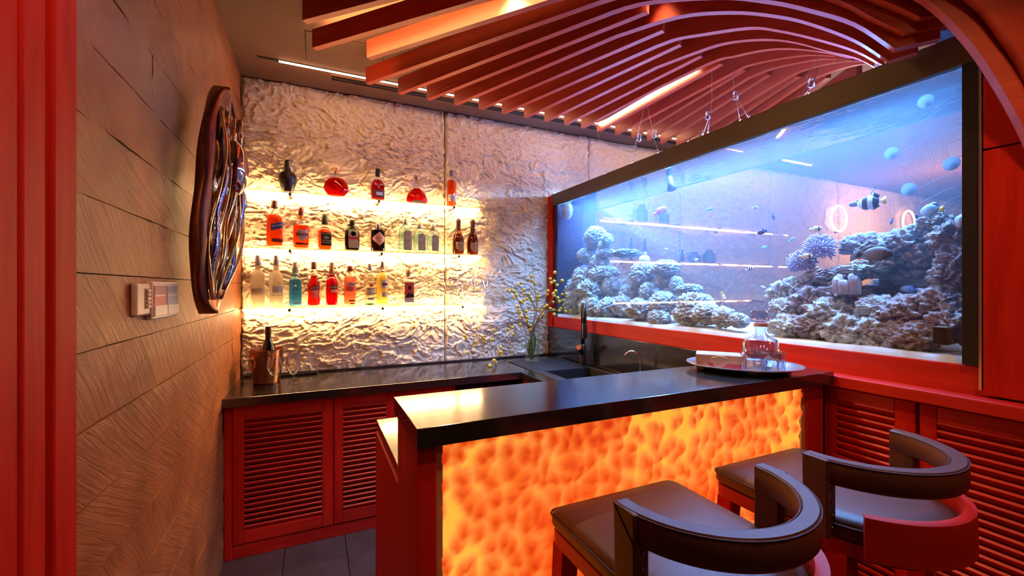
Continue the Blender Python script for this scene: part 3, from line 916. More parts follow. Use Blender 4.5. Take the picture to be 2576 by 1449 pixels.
# bright strip light fixed to the side of a rib, and a hidden amber one
a, b_ = Vector(SHORT_RIBS[4][0]), Vector(SHORT_RIBS[4][1])
d = (b_ - a).normalized()
nn = Vector((-d.y, d.x, 0))
t = thing('rib_strip_light', 'bright white linear strip light fixed along a ceiling rib', 'light', a + d * 0.5 - nn * 0.012 + Vector((0, 0, 0.03)))
c = a + d * (b_ - a).length * 0.45 - nn * 0.010 + Vector((0, 0, 0.035))
obj('housing', MB().obox(c + Vector((0, 0, 0.012)), d * 0.46, nn * 0.009, Vector((0, 0, 0.005))), steel, t)
obj('tube', MB().obox(c, d * 0.45, nn * 0.007, Vector((0, 0, 0.007))), led_rib, t)
a, b_ = Vector(ARCH_RIBS[1][0][0]), Vector(ARCH_RIBS[1][0][1])
d = (b_ - a).normalized()
nn = Vector((-d.y, d.x, 0))
c = a + d * 0.75 + nn * 0.042 + Vector((0, 0, 0.075))
tag(obj('hidden_strip_light', MB().obox(c, d * 0.70, nn * 0.006, Vector((0, 0, 0.005))), led_rib_hidden), 'amber strip light tucked behind the second rib, lighting the next one', 'light')

# ================================================================ aquarium
Y0, Y1 = 0.604, 3.075
ZG0, ZG1, ZW = 1.166, 2.172, 2.076
aq = thing('aquarium', 'large built-in aquarium with brown top frame, blue water and a reef', 'aquarium', (2.0, 1.85, 1.08))
obj('front_pane', MB().box(1.800, 1.806, 0.57, 3.082, ZG0 - 0.03, ZG1), pane_glass, aq)
obj('rear_pane', MB().box(XB, XB + 0.006, 0.57, 3.082, ZG0 - 0.03, ZG1), pane_glass, aq)
blue_panel = plain('blue_backing', (0.020, 0.055, 0.22), 0.35)
dark_panel = plain('dark_blue_backing', (0.012, 0.016, 0.055), 0.35)
obj('end_panel', MB().box(1.806, XB, 3.078, 3.09, ZG0 - 0.03, ZG1), blue_panel, aq)
ov = obj('overflow_box', MB().box(1.808, 2.055, 3.03, 3.078, ZG0, 2.13), dark_panel, aq)
obj('weir_slot', MB().box(2.056, 2.075, 3.05, 3.078, 2.03, 2.09), black_plastic, ov)
obj('floor_pane', MB().box(1.806, XB, 0.57, 3.082, 1.08, 1.10), dark_panel, aq)
fr = obj('top_frame', MB().box(1.782, 1.812, 0.53, 3.092, 2.078, 2.174), tank_frame_mat, aq, bevel=0.003)
obj('rear_frame', MB().box(XB - 0.006, XB + 0.02, 0.53, 3.092, ZW, 2.174), black_plastic, aq)
obj('corner_post', MB().box(1.783, 1.83, 0.568, 0.607, 1.168, 2.10), black_plastic, aq)
obj('near_end_panel', MB().box(1.83, XB, 0.575, 0.595, 1.10, 2.17), black_plastic, aq)
nx, ny = 8, 60
gx, gy = np.meshgrid(np.linspace(1.807, XB - 0.001, nx), np.linspace(Y0, 3.077, ny))
gz = ZW + 0.0025 * vnoise(np.stack([gx.ravel() * 9, gy.ravel() * 6, gx.ravel() * 0], 1), 5)
mb = MB()
mb.v = np.stack([gx.ravel(), gy.ravel(), gz], 1).tolist()
mb.f = grid_faces(nx, ny)
obj('water_surface', mb, water_mat, aq, smooth=True)
obj('water', MB().box(1.807, XB - 0.001, Y0 + 0.004, 3.028, 1.175, ZW - 0.006), haze_mat, aq)
obj('return_hose', MB().tube([(1.95, 1.966, 2.16), (1.95, 1.966, 2.10), (1.95, 1.955, 2.065), (1.95, 1.944, 2.03), (1.95, 1.933, 1.992)], [0.016, 0.017, 0.019, 0.018, 0.028], 14), plain('grey_hose', (0.16, 0.18, 0.22), 0.5), aq, smooth=True)
obj('water_pipe', MB().tube([(2.02, 0.66, 2.16), (2.0, 0.70, 2.235), (1.93, 0.72, 2.30), (1.86, 0.72, 2.36)], 0.035, 14), plain('blue_pipe', (0.16, 0.34, 0.60), 0.4), aq, smooth=True)

# lamp tubes lying above the water, hung on wires
lamp = thing('aquarium_lamp', 'dark slim lamp bars lying along the top of the aquarium', 'lamp', (2.0, 1.9, 2.22))
for xx, zl in ((1.94, 2.19), (2.09, 2.25)):
    obj('lamp_bar', MB().box(xx - 0.05, xx + 0.05, 0.70, 3.02, zl + 0.005, zl + 0.020), black_plastic, lamp)
    obj('tube', MB().tube([(xx, 0.87, zl + 0.029), (xx, 1.9, zl + 0.029), (xx, 2.93, zl + 0.029)], 0.008, 8), led_tank, lamp)

wire_mat = plain('steel_wire', (0.70, 0.72, 0.78), 0.3, 1.0)
cable_words = ['single thin wire hanging over the tank at the far left', 'left wire of the inverted V under the strip light', 'right wire of the inverted V under the strip light',
               'left wire below the middle coil', 'right wire below the middle coil', 'left wire below the flat coil right of centre', 'right wire below the flat coil right of centre',
               'bowed wire rising from the rightmost coil', 'wire running down from the rightmost coil to the frame']
for i, c_ in enumerate(CABLES):
    pts = [Vector(p) for p in c_]
    t = thing('suspension_wire', 'thin steel ' + cable_words[i].replace('thin ', ''), 'wire', pts[-1], 'wires holding the aquarium lamp')
    if i in (0, 1, 2, 3, 5, 7):
        top = pts[0].copy()
        top.z = min(2.70, top.z + 0.45)
        pts = [top] + pts
    low = pts[-1].copy()
    low.z = 2.262
    if pts[-1].z > 2.27:
        pts = pts + [low]
    obj('strand', MB().tube(pts, 0.0016, 5), wire_mat, t, smooth=True)
    obj('clip', MB().tube([pts[-1] + Vector((0, 0, 0.03)), pts[-1]], [0.003, 0.0055], 6), chrome, t, smooth=True)
coil_words = ['left of the inverted V', 'right of the inverted V', 'in the middle of the tank top', 'right of the middle', 'rightmost, near the arches']
for i, (p, rr) in enumerate(CABLE_COILS):
    mb = MB()
    ring = []
    for k in range(46):
        a = 2 * math.pi * k / 15
        ring.append((p[0] + 0.008 * math.sin(k * 1.3), p[1] + rr * (0.8 + 0.06 * math.sin(k)) * math.cos(a), p[2] + rr * (1.1 + 0.08 * math.cos(k * 0.7)) * math.sin(a)))
    mb.tube(ring, 0.0018, 5)
    tag(obj('wire_coil', mb, wire_mat, smooth=True), 'coiled loop of spare steel wire, ' + coil_words[i], 'wire', 'coils of spare lamp wire')

# sand
nx, ny = 16, 110
gx, gy = np.meshgrid(np.linspace(1.808, XB - 0.002, nx), np.linspace(0.61, 3.074, ny))
x_, y_ = gx.ravel(), gy.ravel()
z_ = 1.186 + 0.012 * fbm(np.stack([x_ * 4, y_ * 3, x_ * 0], 1), 3, 8) + 0.05 * (x_ - 1.8)
mb = MB()
mb.v = np.stack([x_, y_, z_], 1).tolist()
mb.f = grid_faces(nx, ny)
k = len(mb.v)
mb.v += [[a, b2, 1.11] for a, b2 in ((1.808, 0.61), (XB - 0.002, 0.61), (XB - 0.002, 3.074), (1.808, 3.074))]
idx = [nx * j for j in range(ny)]
mb.v += [[1.808, mb.v[i][1], 1.11] for i in idx]
mb.f += [(idx[j], idx[j + 1], k + 4 + j + 1, k + 4 + j) for j in range(ny - 1)]
tag(obj('aquarium_sand', mb, sand_mat, smooth=True), 'rippled white sand bed on the aquarium floor', 'sand', kind='stuff')


def coral_mesh(name, seed, ruffle, sub=5):
    bm = bmesh.new()
    bmesh.ops.create_icosphere(bm, subdivisions=sub, radius=1.0)
    me = bpy.data.meshes.new(name)
    bm.to_mesh(me)
    bm.free()
    P = np.empty(len(me.vertices) * 3)
    me.vertices.foreach_get('co', P)
    P = P.reshape(-1, 3)
    h = 0.22 * fbm(P * 1.6 + seed * 7.3, 3, seed)
    Q = P + 0.18 * np.stack([vnoise(P * 3 + 1, seed), vnoise(P * 3 + 9, seed), vnoise(P * 3 + 17, seed)], 1)
    if ruffle:
        n1 = np.abs(vnoise(Q * 4.4 + seed, seed + 3))
        n2 = np.abs(vnoise(Q * 9.0 + seed, seed + 8))
        n3 = np.abs(vnoise(Q * 17.0 + seed, seed + 9))
        h += 0.42 * (0.5 - n1) + 0.34 * (0.4 - n2) + 0.14 * (0.4 - n3)
    else:
        n1 = vnoise(Q * 3.2 + seed, seed + 3)
        n2 = np.abs(vnoise(Q * 7.5 + seed, seed + 8))
        n3 = np.abs(vnoise(Q * 15.0 + seed, seed + 9))
        h += 0.32 * n1 + 0.34 * (0.4 - n2) + 0.12 * (0.4 - n3)
    P = P * (1 + h)[:, None]
    me.vertices.foreach_set('co', P.ravel())
    me.polygons.foreach_set('use_smooth', [True] * len(me.polygons))
    me.materials.append(coral_pale)
    me.update()
    return me


shapes_l = [coral_mesh('ruffled_coral', 11 + k, True) for k in range(5)]
shapes_r = [coral_mesh('lumpy_rock', 41 + k, False) for k in range(5)]


ORD = ['first', 'second', 'third', 'fourth', 'fifth', 'sixth', 'seventh', 'eighth', 'ninth', 'tenth', 'eleventh', 'twelfth', 'thirteenth', 'fourteenth']


def reef(name, spots, shapes, mats, kind, group, words, cuts):
    """rocks of one reef, told apart by their row (height) and their place from the left in it"""
    rows = {'bottom': [], 'lower middle': [], 'upper middle': [], 'top': []}
    for i, (p, a, h) in enumerate(spots):
        rows['bottom' if p[2] < cuts[0] else 'lower middle' if p[2] < cuts[1] else 'upper middle' if p[2] < cuts[2] else 'top'].append(i)
    lab = {}
    for rn, ids in rows.items():
        for k, i in enumerate(sorted(ids, key=lambda q: spots[q][0][0] / spots[q][0][1])):
            lab[i] = '%s, %s from left, %s row' % (kind, ORD[k], rn)
    for i, (p, a, h) in enumerate(spots):
        o = bpy.data.objects.new(name, shapes[i % len(shapes)])
        COL.objects.link(o)
        o.material_slots[0].link = 'OBJECT'
        o.material_slots[0].material = mats[i % len(mats)]
        o.location = p
        dpt = min(a, 0.13, p[0] - 1.822, XB - 0.012 - p[0])
        o.scale = (max(dpt, 0.02), a, h)
        tag(o, words.get(i, lab[i]), 'coral', group)


reef('reef_coral', LEFT_REEF, shapes_l, [coral_pale, coral_pale, coral_pale], 'pale blue ruffled coral of the left reef', 'coral rocks of the left reef',
     {0: 'round knobbly coral head topping the left reef tower', 6: 'flat dark green plate coral beside the white dome, left reef', 20: 'frilly cream coral standing alone right of the left reef tower', 18: 'branching cauliflower coral in the middle of the left reef',
      24: 'low horizontal coral arm near the striped fish, left reef', 32: 'last small coral rock at the right end of the left reef'}, (1.27, 1.36, 1.50))
reef('reef_rock', RIGHT_REEF, shapes_r, [coral_pale, coral_pale, coral_mauve, coral_mauve], 'lumpy rock of the right reef', 'rocks of the right reef',
     {6: 'large smooth white leather coral behind the brown tang', 9: 'topmost rock of the right reef below the blue and yellow fish', 0: 'leftmost rock of the right reef, below the anemone'}, (1.29, 1.37, 1.48))
for o in [q for q in COL.objects if q.name.startswith('reef_rock')]:
    if o.location.y < 0.80:
        o.material_slots[0].material = coral_brown
    elif o.location.y > 1.15:
        o.material_slots[0].material = coral_pale
tag(obj('white_dome_coral', MB().sphere((2.0, 2.225, 1.588), 0.034, 0.038, 0.034, 20, 12), coral_white, smooth=True), 'smooth bright white dome coral on the left reef', 'coral')
tag(obj('frag_cube', MB().box(1.99, 2.008, 2.21, 2.228, 1.622, 1.640), coral_white, bevel=0.003), 'tiny white cube sitting on the white dome coral', 'coral')
mb = MB()
for k in range(14):
    a, hh = k * 2.4, 0.012 + 0.008 * (k % 4)
    rr = 0.014 + 0.042 * ((k * 0.37) % 1)
    bx, by = 1.90 + rr * math.cos(a) * 0.7, 0.985 + rr * math.sin(a)
    mb.tube([(bx, by, 1.375), (bx, by, 1.39 + hh), (bx, by + 0.004, 1.41 + hh), (bx, by + 0.005, 1.42 + hh)], [0.012, 0.013, 0.012, 0.005], 8)
tag(obj('finger_coral', mb, coral_mauve, smooth=True), 'stubby grey finger coral in the middle of the right reef', 'coral')
for i, (p, rr) in enumerate(ANEMONES):
    t = thing('sea_anemone', ('upper', 'lower')[i] + ' lilac bubble-tip anemone on the right reef', 'anemone', (p[0], p[1], p[2] - rr * 0.7), 'lilac anemones')
    obj('body', MB().sphere((p[0], p[1], p[2] - 0.01), rr * 0.62, rr * 0.75, rr * 0.7, 16, 10), anemone_mat, t, smooth=True)
    mb = MB()
    for k in range(190):
        zz = 1 - 1.75 * (k + 0.5) / 190
        ph = k * 2.39996
        q = math.sqrt(max(0, 1 - zz * zz))
        d = Vector((q * math.cos(ph), q * math.sin(ph), zz))
        b0 = Vector(p) + Vector((d.x * rr * 0.55, d.y * rr * 0.68, d.z * rr * 0.62 - 0.01))
        l_ = rr * random.uniform(0.32, 0.52)
        mid = b0 + d * l_ * 0.6 + Vector((random.uniform(-1, 1), random.uniform(-1, 1), random.uniform(-1, 1))) * 0.004
        end = b0 + d * l_ + Vector((random.uniform(-1, 1), random.uniform(-1, 1), random.uniform(-0.4, 1))) * 0.006
        mb.tube([b0, mid, end, end + d * 0.004], [0.0022, 0.0022, 0.0036, 0.0016], 5)
    q = obj('tentacles', mb, anemone_mat, t, smooth=True)
    q['kind'] = 'stuff'

# frilly white coral ball hanging at the top of the overflow box
mb = MB()
for k in range(170):
    zz = 1 - 2 * (k + 0.5) / 170
    ph = k * 2.39996
    q = math.sqrt(1 - zz * zz)
    d = Vector((q * math.cos(ph), q * math.sin(ph), zz))
    c0 = Vector((1.845, 2.94, 2.02)) + Vector((d.x * 0.03, d.y * 0.05, d.z * 0.062))
    tdir = d.cross(Vector((0.3, 0.7, 0.6))).normalized()
    mb.tube([c0 - tdir * 0.010, c0 + d * 0.006, c0 + tdir * 0.010 + d * 0.002], 0.0022, 5)
mb.sphere((1.845, 2.94, 2.02), 0.028, 0.046, 0.058, 14, 8)
tag(obj('frilled_coral_ball', mb, coral_pale, smooth=True), 'white frilly coral ball hung in the top left corner of the tank', 'coral')

# net guard and suction cups at the right
mb = MB()
cy_, cz_, R_ = 0.585, 1.85, 0.205
for k in range(11):
    a = math.radians(20 + 14 * k)
    x = 1.845 + 0.01 * math.sin(k)
    z = cz_ + R_ * math.cos(a)
    half = R_ * math.sin(a)
    mb.tube([(x, Y0 + 0.008, z + 0.02), (x + 0.015, Y0 + half * 0.45, z + 0.008), (x + 0.03, Y0 + half * 0.92, z - 0.02)], 0.0007, 4)
for k in range(22):
    rr = R_ * (0.32 + 0.031 * k)
    arc = [(1.845 + 0.02 * rr / R_ + 0.012, Y0 + 0.006 + rr * math.sin(math.radians(a)) * 0.92, cz_ + rr * math.cos(math.radians(a))) for a in range(4, 178, 12)]
    mb.tube(arc, 0.0004, 3)
net = tag(obj('mesh_net', mb, plain('net_thread', (0.34, 0.42, 0.52), 0.6), smooth=True), 'round wire mesh guard held at the right end of the tank', 'net', kind=None)
cup_words = ['topmost', 'left', 'rightmost', 'lowest']
for i, p in enumerate(SUCTION_CUPS):
    o = thing('suction_cup', cup_words[i] + ' white suction disc by the mesh guard', 'suction cup', (1.812, p[1], p[2]), 'white suction discs on the glass')
    mb = MB()
    rings = []
    for xx, rr in ((1.8075, 0.0215), (1.809, 0.0210), (1.811, 0.014), (1.814, 0.007)):
        rings.append([(xx, p[1] + rr * math.cos(2 * math.pi * k / 24), p[2] + rr * math.sin(2 * math.pi * k / 24)) for k in range(24)])
    obj('disc', mb.loft(rings), white_cup, o, smooth=40)
    obj('knob', MB().tube([(1.806 + 0.012, p[1], p[2]), (1.834, p[1], p[2])], 0.005, 8), steel, o, smooth=True)
o = thing('magnet_cleaner', 'brown block-shaped magnet cleaner on the lower right of the glass', 'cleaner', (1.83, 0.664, 1.215))
obj('pad', MB().box(1.808, 1.832, 0.645, 0.686, 1.218, 1.278), plain('brown_pad', (0.12, 0.062, 0.016), 0.5), o, bevel=0.009)
obj('felt', MB().box(1.8065, 1.809, 0.648, 0.683, 1.222, 1.274), black_plastic, o)


# ---- fish
def stripes(name, base, bands, rough=0.4):
    """colour bands along the fish's length (object x, normalised)"""
    m, nt, b = mat(name)
    tc = node(nt, 'ShaderNodeTexCoord')
    sp = node(nt, 'ShaderNodeSeparateXYZ')
    nt.links.new(tc.outputs['Object'], sp.inputs[0])
    ma = node(nt, 'ShaderNodeMath', operation='ADD')
    ma.inputs[1].default_value = 0.5
    nt.links.new(sp.outputs['X'], ma.inputs[0])
    r = ramp(nt, bands, 'CONSTANT')
    nt.links.new(ma.outputs[0], r.inputs['Fac'])
    nt.links.new(r.outputs['Color'], b.inputs['Base Color'])
    b.inputs['Roughness'].default_value = rough
    return m


W_, K_, N_ = (0.85, 0.9, 0.95), (0.01, 0.01, 0.02), (0.02, 0.04, 0.16)
YEL, BLU, PNK, BRN, CRM, TEA = (0.90, 0.55, 0.03), (0.10, 0.28, 0.80), (0.90, 0.32, 0.62), (0.20, 0.12, 0.07), (0.85, 0.72, 0.50), (0.12, 0.62, 0.72)
bw = [(0.0, W_), (0.15, K_), (0.28, W_), (0.42, K_), (0.58, W_), (0.72, K_), (0.84, W_)]
FM = {
    'pink': stripes('fish_pink', 0, [(0.0, PNK), (0.5, (0.95, 0.45, 0.70))]),
    'bw': stripes('fish_black_white', 0, bw),
    'banner': stripes('fish_banner', 0, [(0.0, YEL), (0.12, W_), (0.22, K_), (0.42, W_), (0.60, K_), (0.80, W_)]),
    'navy': stripes('fish_navy', 0, [(0.0, N_), (0.6, (0.03, 0.03, 0.09))]),
    'blue': stripes('fish_blue', 0, [(0.0, BLU), (0.5, (0.20, 0.45, 0.9))]),
    'teal': stripes('fish_teal', 0, [(0.0, TEA), (0.6, (0.2, 0.7, 0.75))]),
    'white': stripes('fish_white', 0, [(0.0, W_), (0.9, (0.7, 0.75, 0.8))]),
    'tang': stripes('fish_brown', 0, [(0.0, (0.10, 0.06, 0.05)), (0.15, (0.16, 0.13, 0.13)), (0.8, (0.07, 0.06, 0.07))]),
    'bluey': stripes('fish_blue_yellow', 0, [(0.0, YEL), (0.20, (0.35, 0.62, 0.90)), (0.9, (0.3, 0.55, 0.85))]),
    'cream': stripes('fish_cream', 0, [(0.0, YEL), (0.12, CRM), (0.75, K_), (0.84, CRM)]),
    'grey': stripes('fish_grey', 0, [(0.0, (0.25, 0.28, 0.33)), (0.5, (0.45, 0.48, 0.52)), (0.8, K_), (0.9, (0.5, 0.5, 0.5))]),
}
eye_mat = plain('fish_eye', (0.005, 0.005, 0.008), 0.2)


def fish_shape(tall, fin, banner=False):
    """unit fish along +x: body, tail, dorsal, belly fin, eyes"""
    body = MB()
    rings = []
    for k in range(13):
        s_ = k / 12
        x = 0.5 - 0.80 * s_
        hh = tall * 0.5 * (math.sin(math.pi * min(1, s_ * 0.93 + 0.05)) ** 0.75) + 0.012
        rings.append([(x, hh * 0.42 * math.cos(2 * math.pi * i / 12), hh * math.sin(2 * math.pi * i / 12)) for i in range(12)])
    body.loft(rings)
    t_ = 0.012
    tail = MB().loft([[(-0.29, -t_, -0.035), (-0.29, t_, -0.035), (-0.29, t_, 0.035), (-0.29, -t_, 0.035)],
                      [(-0.42, -t_ * 0.6, -0.13), (-0.42, t_ * 0.6, -0.13), (-0.40, t_ * 0.6, 0.13), (-0.40, -t_ * 0.6, 0.13)],
                      [(-0.52, -t_ * 0.3, -0.17), (-0.52, t_ * 0.3, -0.17), (-0.50, t_ * 0.3, 0.17), (-0.50, -t_ * 0.3, 0.17)]])
    h2 = tall * 0.5
    dors = MB().loft([[(0.20, -0.008, h2 * 0.80), (0.20, 0.008, h2 * 0.80), (0.12, 0.005, h2 * 0.80 + fin), (0.12, -0.005, h2 * 0.80 + fin)],
                      [(-0.05, -0.008, h2 * 0.88), (-0.05, 0.008, h2 * 0.88), (-0.12, 0.004, h2 + fin), (-0.12, -0.004, h2 + fin)],
                      [(-0.22, -0.006, h2 * 0.40), (-0.22, 0.006, h2 * 0.40), (-0.34, 0.003, h2 * 0.55 + fin * 0.6), (-0.34, -0.003, h2 * 0.55 + fin * 0.6)]])
    if banner:
        dors.tube([(0.05, 0, h2 + fin * 0.4), (-0.10, 0, h2 + 0.32), (-0.32, 0, h2 + 0.42)], [0.03, 0.018, 0.004], 6)
    anal = MB().loft([[(0.02, -0.008, -h2 * 0.85), (0.02, 0.008, -h2 * 0.85), (-0.05, 0.004, -h2 * 0.85 - fin), (-0.05, -0.004, -h2 * 0.85 - fin)],
                      [(-0.22, -0.006, -h2 * 0.38), (-0.22, 0.006, -h2 * 0.38), (-0.32, 0.003, -h2 * 0.5 - fin * 0.6), (-0.32, -0.003, -h2 * 0.5 - fin * 0.6)]])
    eyes = MB().sphere((0.40, -0.052 * tall / 0.42, 0.04), 0.018, 0.016, 0.018, 8, 6).sphere((0.40, 0.052 * tall / 0.42, 0.04), 0.018, 0.016, 0.018, 8, 6)
    out_ = []
    for mb_, nm in ((body, 'body'), (tail, 'tail_fin'), (dors, 'dorsal_fin'), (anal, 'belly_fin'), (eyes, 'eyes')):
        me = mb_.mesh('fish_' + nm)
        me.polygons.foreach_set('use_smooth', [True] * len(me.polygons))
        out_.append((nm, me))
    return out_


SH = {'slim': fish_shape(0.30, 0.05), 'mid': fish_shape(0.44, 0.07), 'disc': fish_shape(0.66, 0.09), 'banner': fish_shape(0.58, 0.10, True)}
# (material, shape, heading about z, pitch, label); heading 90 = swimming toward the left end of the tank
fish = [('pink', 'mid', -80, -20, 'pink fish swimming alone high in the left half of the tank'),
        ('blue', 'slim', 80, 0, 'slender pale blue fish level with the pink fish'),
        ('bw', 'mid', -60, 0, 'tiny black and white fish left of the dark wall seam, high up'),
        ('navy', 'slim', -80, 75, 'small dark fish hanging upright beside the wavy seam'),
        ('bw', 'mid', -100, 20, 'black and white striped fish just under the upper back shelf'),
        ('navy', 'mid', 90, 10, 'dark navy fish in the open water right of centre'),
        ('teal', 'slim', -80, -35, 'small turquoise fish tilted upward in the open water'),
        ('teal', 'mid', -95, 0, 'small teal fish below the dark navy fish'),
        ('white', 'mid', -30, 0, 'tiny pale fish right of the white dome coral'),
        ('blue', 'slim', -85, -15, 'little blue fish above the middle back shelf'),
        ('bw', 'slim', -85, -25, 'tiny striped fish touching the left wall seam'),
        ('white', 'disc', -90, 0, 'small round white fish on the line of the middle shelf'),
        ('bw', 'mid', -85, -15, 'bold black and white striped fish right of the open water centre'),
        ('white', 'slim', -100, 15, 'pale small fish near the tip of the right reef'),
        ('bw', 'disc', -90, 0, 'striped fish hovering over the right end of the left reef'),
        ('cream', 'slim', -80, 65, 'slender whitish fish diving steeply in the gap between the reefs'),
        ('banner', 'banner', 90, 0, 'black, white and yellow banner fish with a long white fin streamer'),
        ('tang', 'mid', 95, 5, 'brown fish tucked behind the banner fish'),
        ('bluey', 'disc', 80, 0, 'large pale blue fish with a yellow back edge, upper right'),
        ('grey', 'disc', 60, 5, 'grey fish half hidden at the right frame of the tank'),
        ('tang', 'mid', -95, 5, 'large brown tang in front of the white leather coral'),
        ('cream', 'mid', -95, 0, 'yellow and black fish above the upper anemone'),
        ('cream', 'mid', -85, 0, 'cream fish with a black mark in front of the lower anemone'),
        ('bw', 'mid', -60, 60, 'striped fish diving beside the lower anemone'),
        ('navy', 'slim', 90, 70, 'tiny dark fish left of the right ring light'),
        ('navy', 'mid', 90, -60, 'small dark fish right of the right ring light'),
        ('blue', 'mid', 85, -5, 'blue tang in the dark cave of the right reef')]
for (p, l_), (mk, sk, hd, pt, lab) in zip(FISH_SPOTS, fish):
    t = thing('fish', lab, 'fish', p, 'aquarium fish', True)
    t.rotation_euler = (0, math.radians(pt), math.radians(hd))
    t.scale = (l_, l_, l_)
    for nm, me0 in SH[sk]:
        key = me0.name + mk
        me = bpy.data.meshes.get(key)
        if me is None:
            me = me0.copy()
            me.name = key
            me.materials.clear()
            me.materials.append(eye_mat if nm == 'eyes' else FM[mk])
        q = bpy.data.objects.new(nm, me)
        COL.objects.link(q)
        q.parent = t

# ---- the room beyond: shelves and ring lights on the same stone wall
t = None
for i, z in enumerate((2.012, 1.655, 1.282)):
    t = thing('glass_shelf', ('upper', 'middle', 'lower')[i] + ' lit glass shelf seen through the aquarium', 'shelf', (3.3, 3.04, z - 0.01), 'shelves in the next room')
    obj('pane', MB().box(2.27, 4.60, 3.03, 3.15, z - 0.010, z), shelf_glass, t)
    obj('light_strip', MB().box(2.30, 4.50, 3.115, 3.130, z - 0.022, z - 0.012), led_next, t)
    for xx in (2.55, 3.1, 3.65, 4.3):
        obj('bracket', MB().box(xx - 0.012, xx + 0.012, 2.99, 3.15, z - 0.030, z - 0.012), gunmetal, t)
for xx, zz, w_, h_, lab in ((2.75, 2.012, 0.10, 0.16, 'dark box'), (3.02, 2.012, 0.09, 0.13, 'dark case'), (3.25, 1.655, 0.035, 0.12, 'tall dark bottle'), (3.42, 1.655, 0.11, 0.10, 'pale jar'),
                            (3.62, 1.655, 0.12, 0.13, 'wide dark jar'), (2.62, 1.655, 0.03, 0.20, 'slim dark bottle'), (2.78, 1.655, 0.03, 0.20, 'slim second bottle'), (3.45, 1.282, 0.08, 0.05, 'low pink dish')):
    mb = MB().lathe([(w_ * 0.42, 0), (w_ * 0.5, 0.01), (w_ * 0.5, h_ * 0.62), (w_ * 0.28, h_ * 0.78), (w_ * 0.26, h_)], 14, (xx, 3.09, zz))
    tag(obj('shelf_container', mb, plain('far_' + lab.replace(' ', '_'), (0.55, 0.12, 0.16) if 'pink' in lab else (0.10, 0.10, 0.13), 0.5), smooth=40), lab + ' on the shelves seen through the aquarium', 'container', 'containers in the next room')
for i, (xx, zz) in enumerate(((5.856, 2.255), (7.513, 2.316))):
    t = thing('ring_wall_light', ('left', 'right')[i] + ' glowing amber ring light on the far stone wall', 'light', (xx, 3.1, zz - 0.16), 'ring wall lights')
    ring = [(xx + 0.158 * math.cos(a), 3.095, zz + 0.158 * math.sin(a)) for a in np.linspace(0, 2 * math.pi, 41)[:-1]]
    obj('ring', MB().tube(ring, 0.013, 8, True), led_ring, t, smooth=True)
    obj('mount', MB().tube([(xx, 3.15, zz - 0.165), (xx, 3.095, zz - 0.165)], 0.012, 8), gunmetal, t)

# ================================================================ worktop, cabinets, bar
mb = MB()
T0 = CTR - 0.045
mb.box(XL + 0.002, 1.785, 2.556, 3.125, T0, CTR)               # along the stone wall
mb.box(1.243, 1.372, 1.893, 2.556, T0, CTR)                    # return along the tank, around the sink
mb.box(1.752, 1.785, 1.893, 2.556, T0, CTR)
mb.box(0.237, 1.785, 1.235, 1.893, T0, CTR)                    # lower counter behind the bar
tag(obj('worktop', mb, granite, bevel=0.002), 'polished black granite worktop running round behind the bar', 'worktop')
tag(obj('worktop_edge_trim', MB().box(XL + 0.004, 1.78, 3.118, 3.145, CTR, CTR + 0.012), granite), 'low granite upstand where the worktop meets the stone wall', 'trim')


def louvre_mesh(w):
    """one slanted slat of width w along local x"""
    mb_ = MB().obox((0, 0, 0), (w / 2, 0, 0), (0, 0.010, -0.0115), (0, 0.0032, 0.0030))
    me = mb_.mesh('louvre_slat')
    me.materials.append(wood_h)
    return me


def louvre_door(parent, origin, xdir, w, z0, z1, ox0, ox1, oz0, oz1, pitch, knob=None):
    """door leaf in the plane through origin along xdir; out = outward normal"""
    ox, oy = origin
    dx, dy = xdir
    nx_, ny_ = dy, -dx
    th = 0.020

    def blk(a0, a1, zz0, zz1, f0, f1):
        c_ = Vector((ox + dx * (a0 + a1) / 2 + nx_ * (f0 + f1) / 2, oy + dy * (a0 + a1) / 2 + ny_ * (f0 + f1) / 2, (zz0 + zz1) / 2))
        return MB().obox(c_, Vector((dx, dy, 0)) * (a1 - a0) / 2, Vector((nx_, ny_, 0)) * (f1 - f0) / 2, Vector((0, 0, (zz1 - zz0) / 2)))

    d = obj('door', blk(0, ox0, z0, z1, 0, th), wood_v, parent, bevel=0.003)
    obj('stile', blk(ox1, w, z0, z1, 0, th), wood_v, d, bevel=0.003)
    obj('rail', blk(ox0, ox1, oz1, z1, 0, th), wood_h, d, bevel=0.003)
    obj('rail', blk(ox0, ox1, z0, oz0, 0, th), wood_h, d, bevel=0.003)
    obj('back_board', blk(ox0, ox1, oz0, oz1, -0.006, 0.0), dark_gap, d)
    me = louvre_mesh(ox1 - ox0)
    rz = math.atan2(dy, dx)
    base = Vector(ORIGIN[d.name])
    n_ = int(round((oz1 - oz0) / pitch))
    for k in range(n_):
        zz = oz0 + (k + 0.5) * (oz1 - oz0) / n_
        s_ = bpy.data.objects.new('louvre_slat', me)
        COL.objects.link(s_)
        s_.parent = d
        s_.location = Vector((ox + dx * (ox0 + ox1) / 2 + nx_ * 0.010, oy + dy * (ox0 + ox1) / 2 + ny_ * 0.010, zz)) - base
        s_.rotation_euler = (0, 0, rz)
    return d


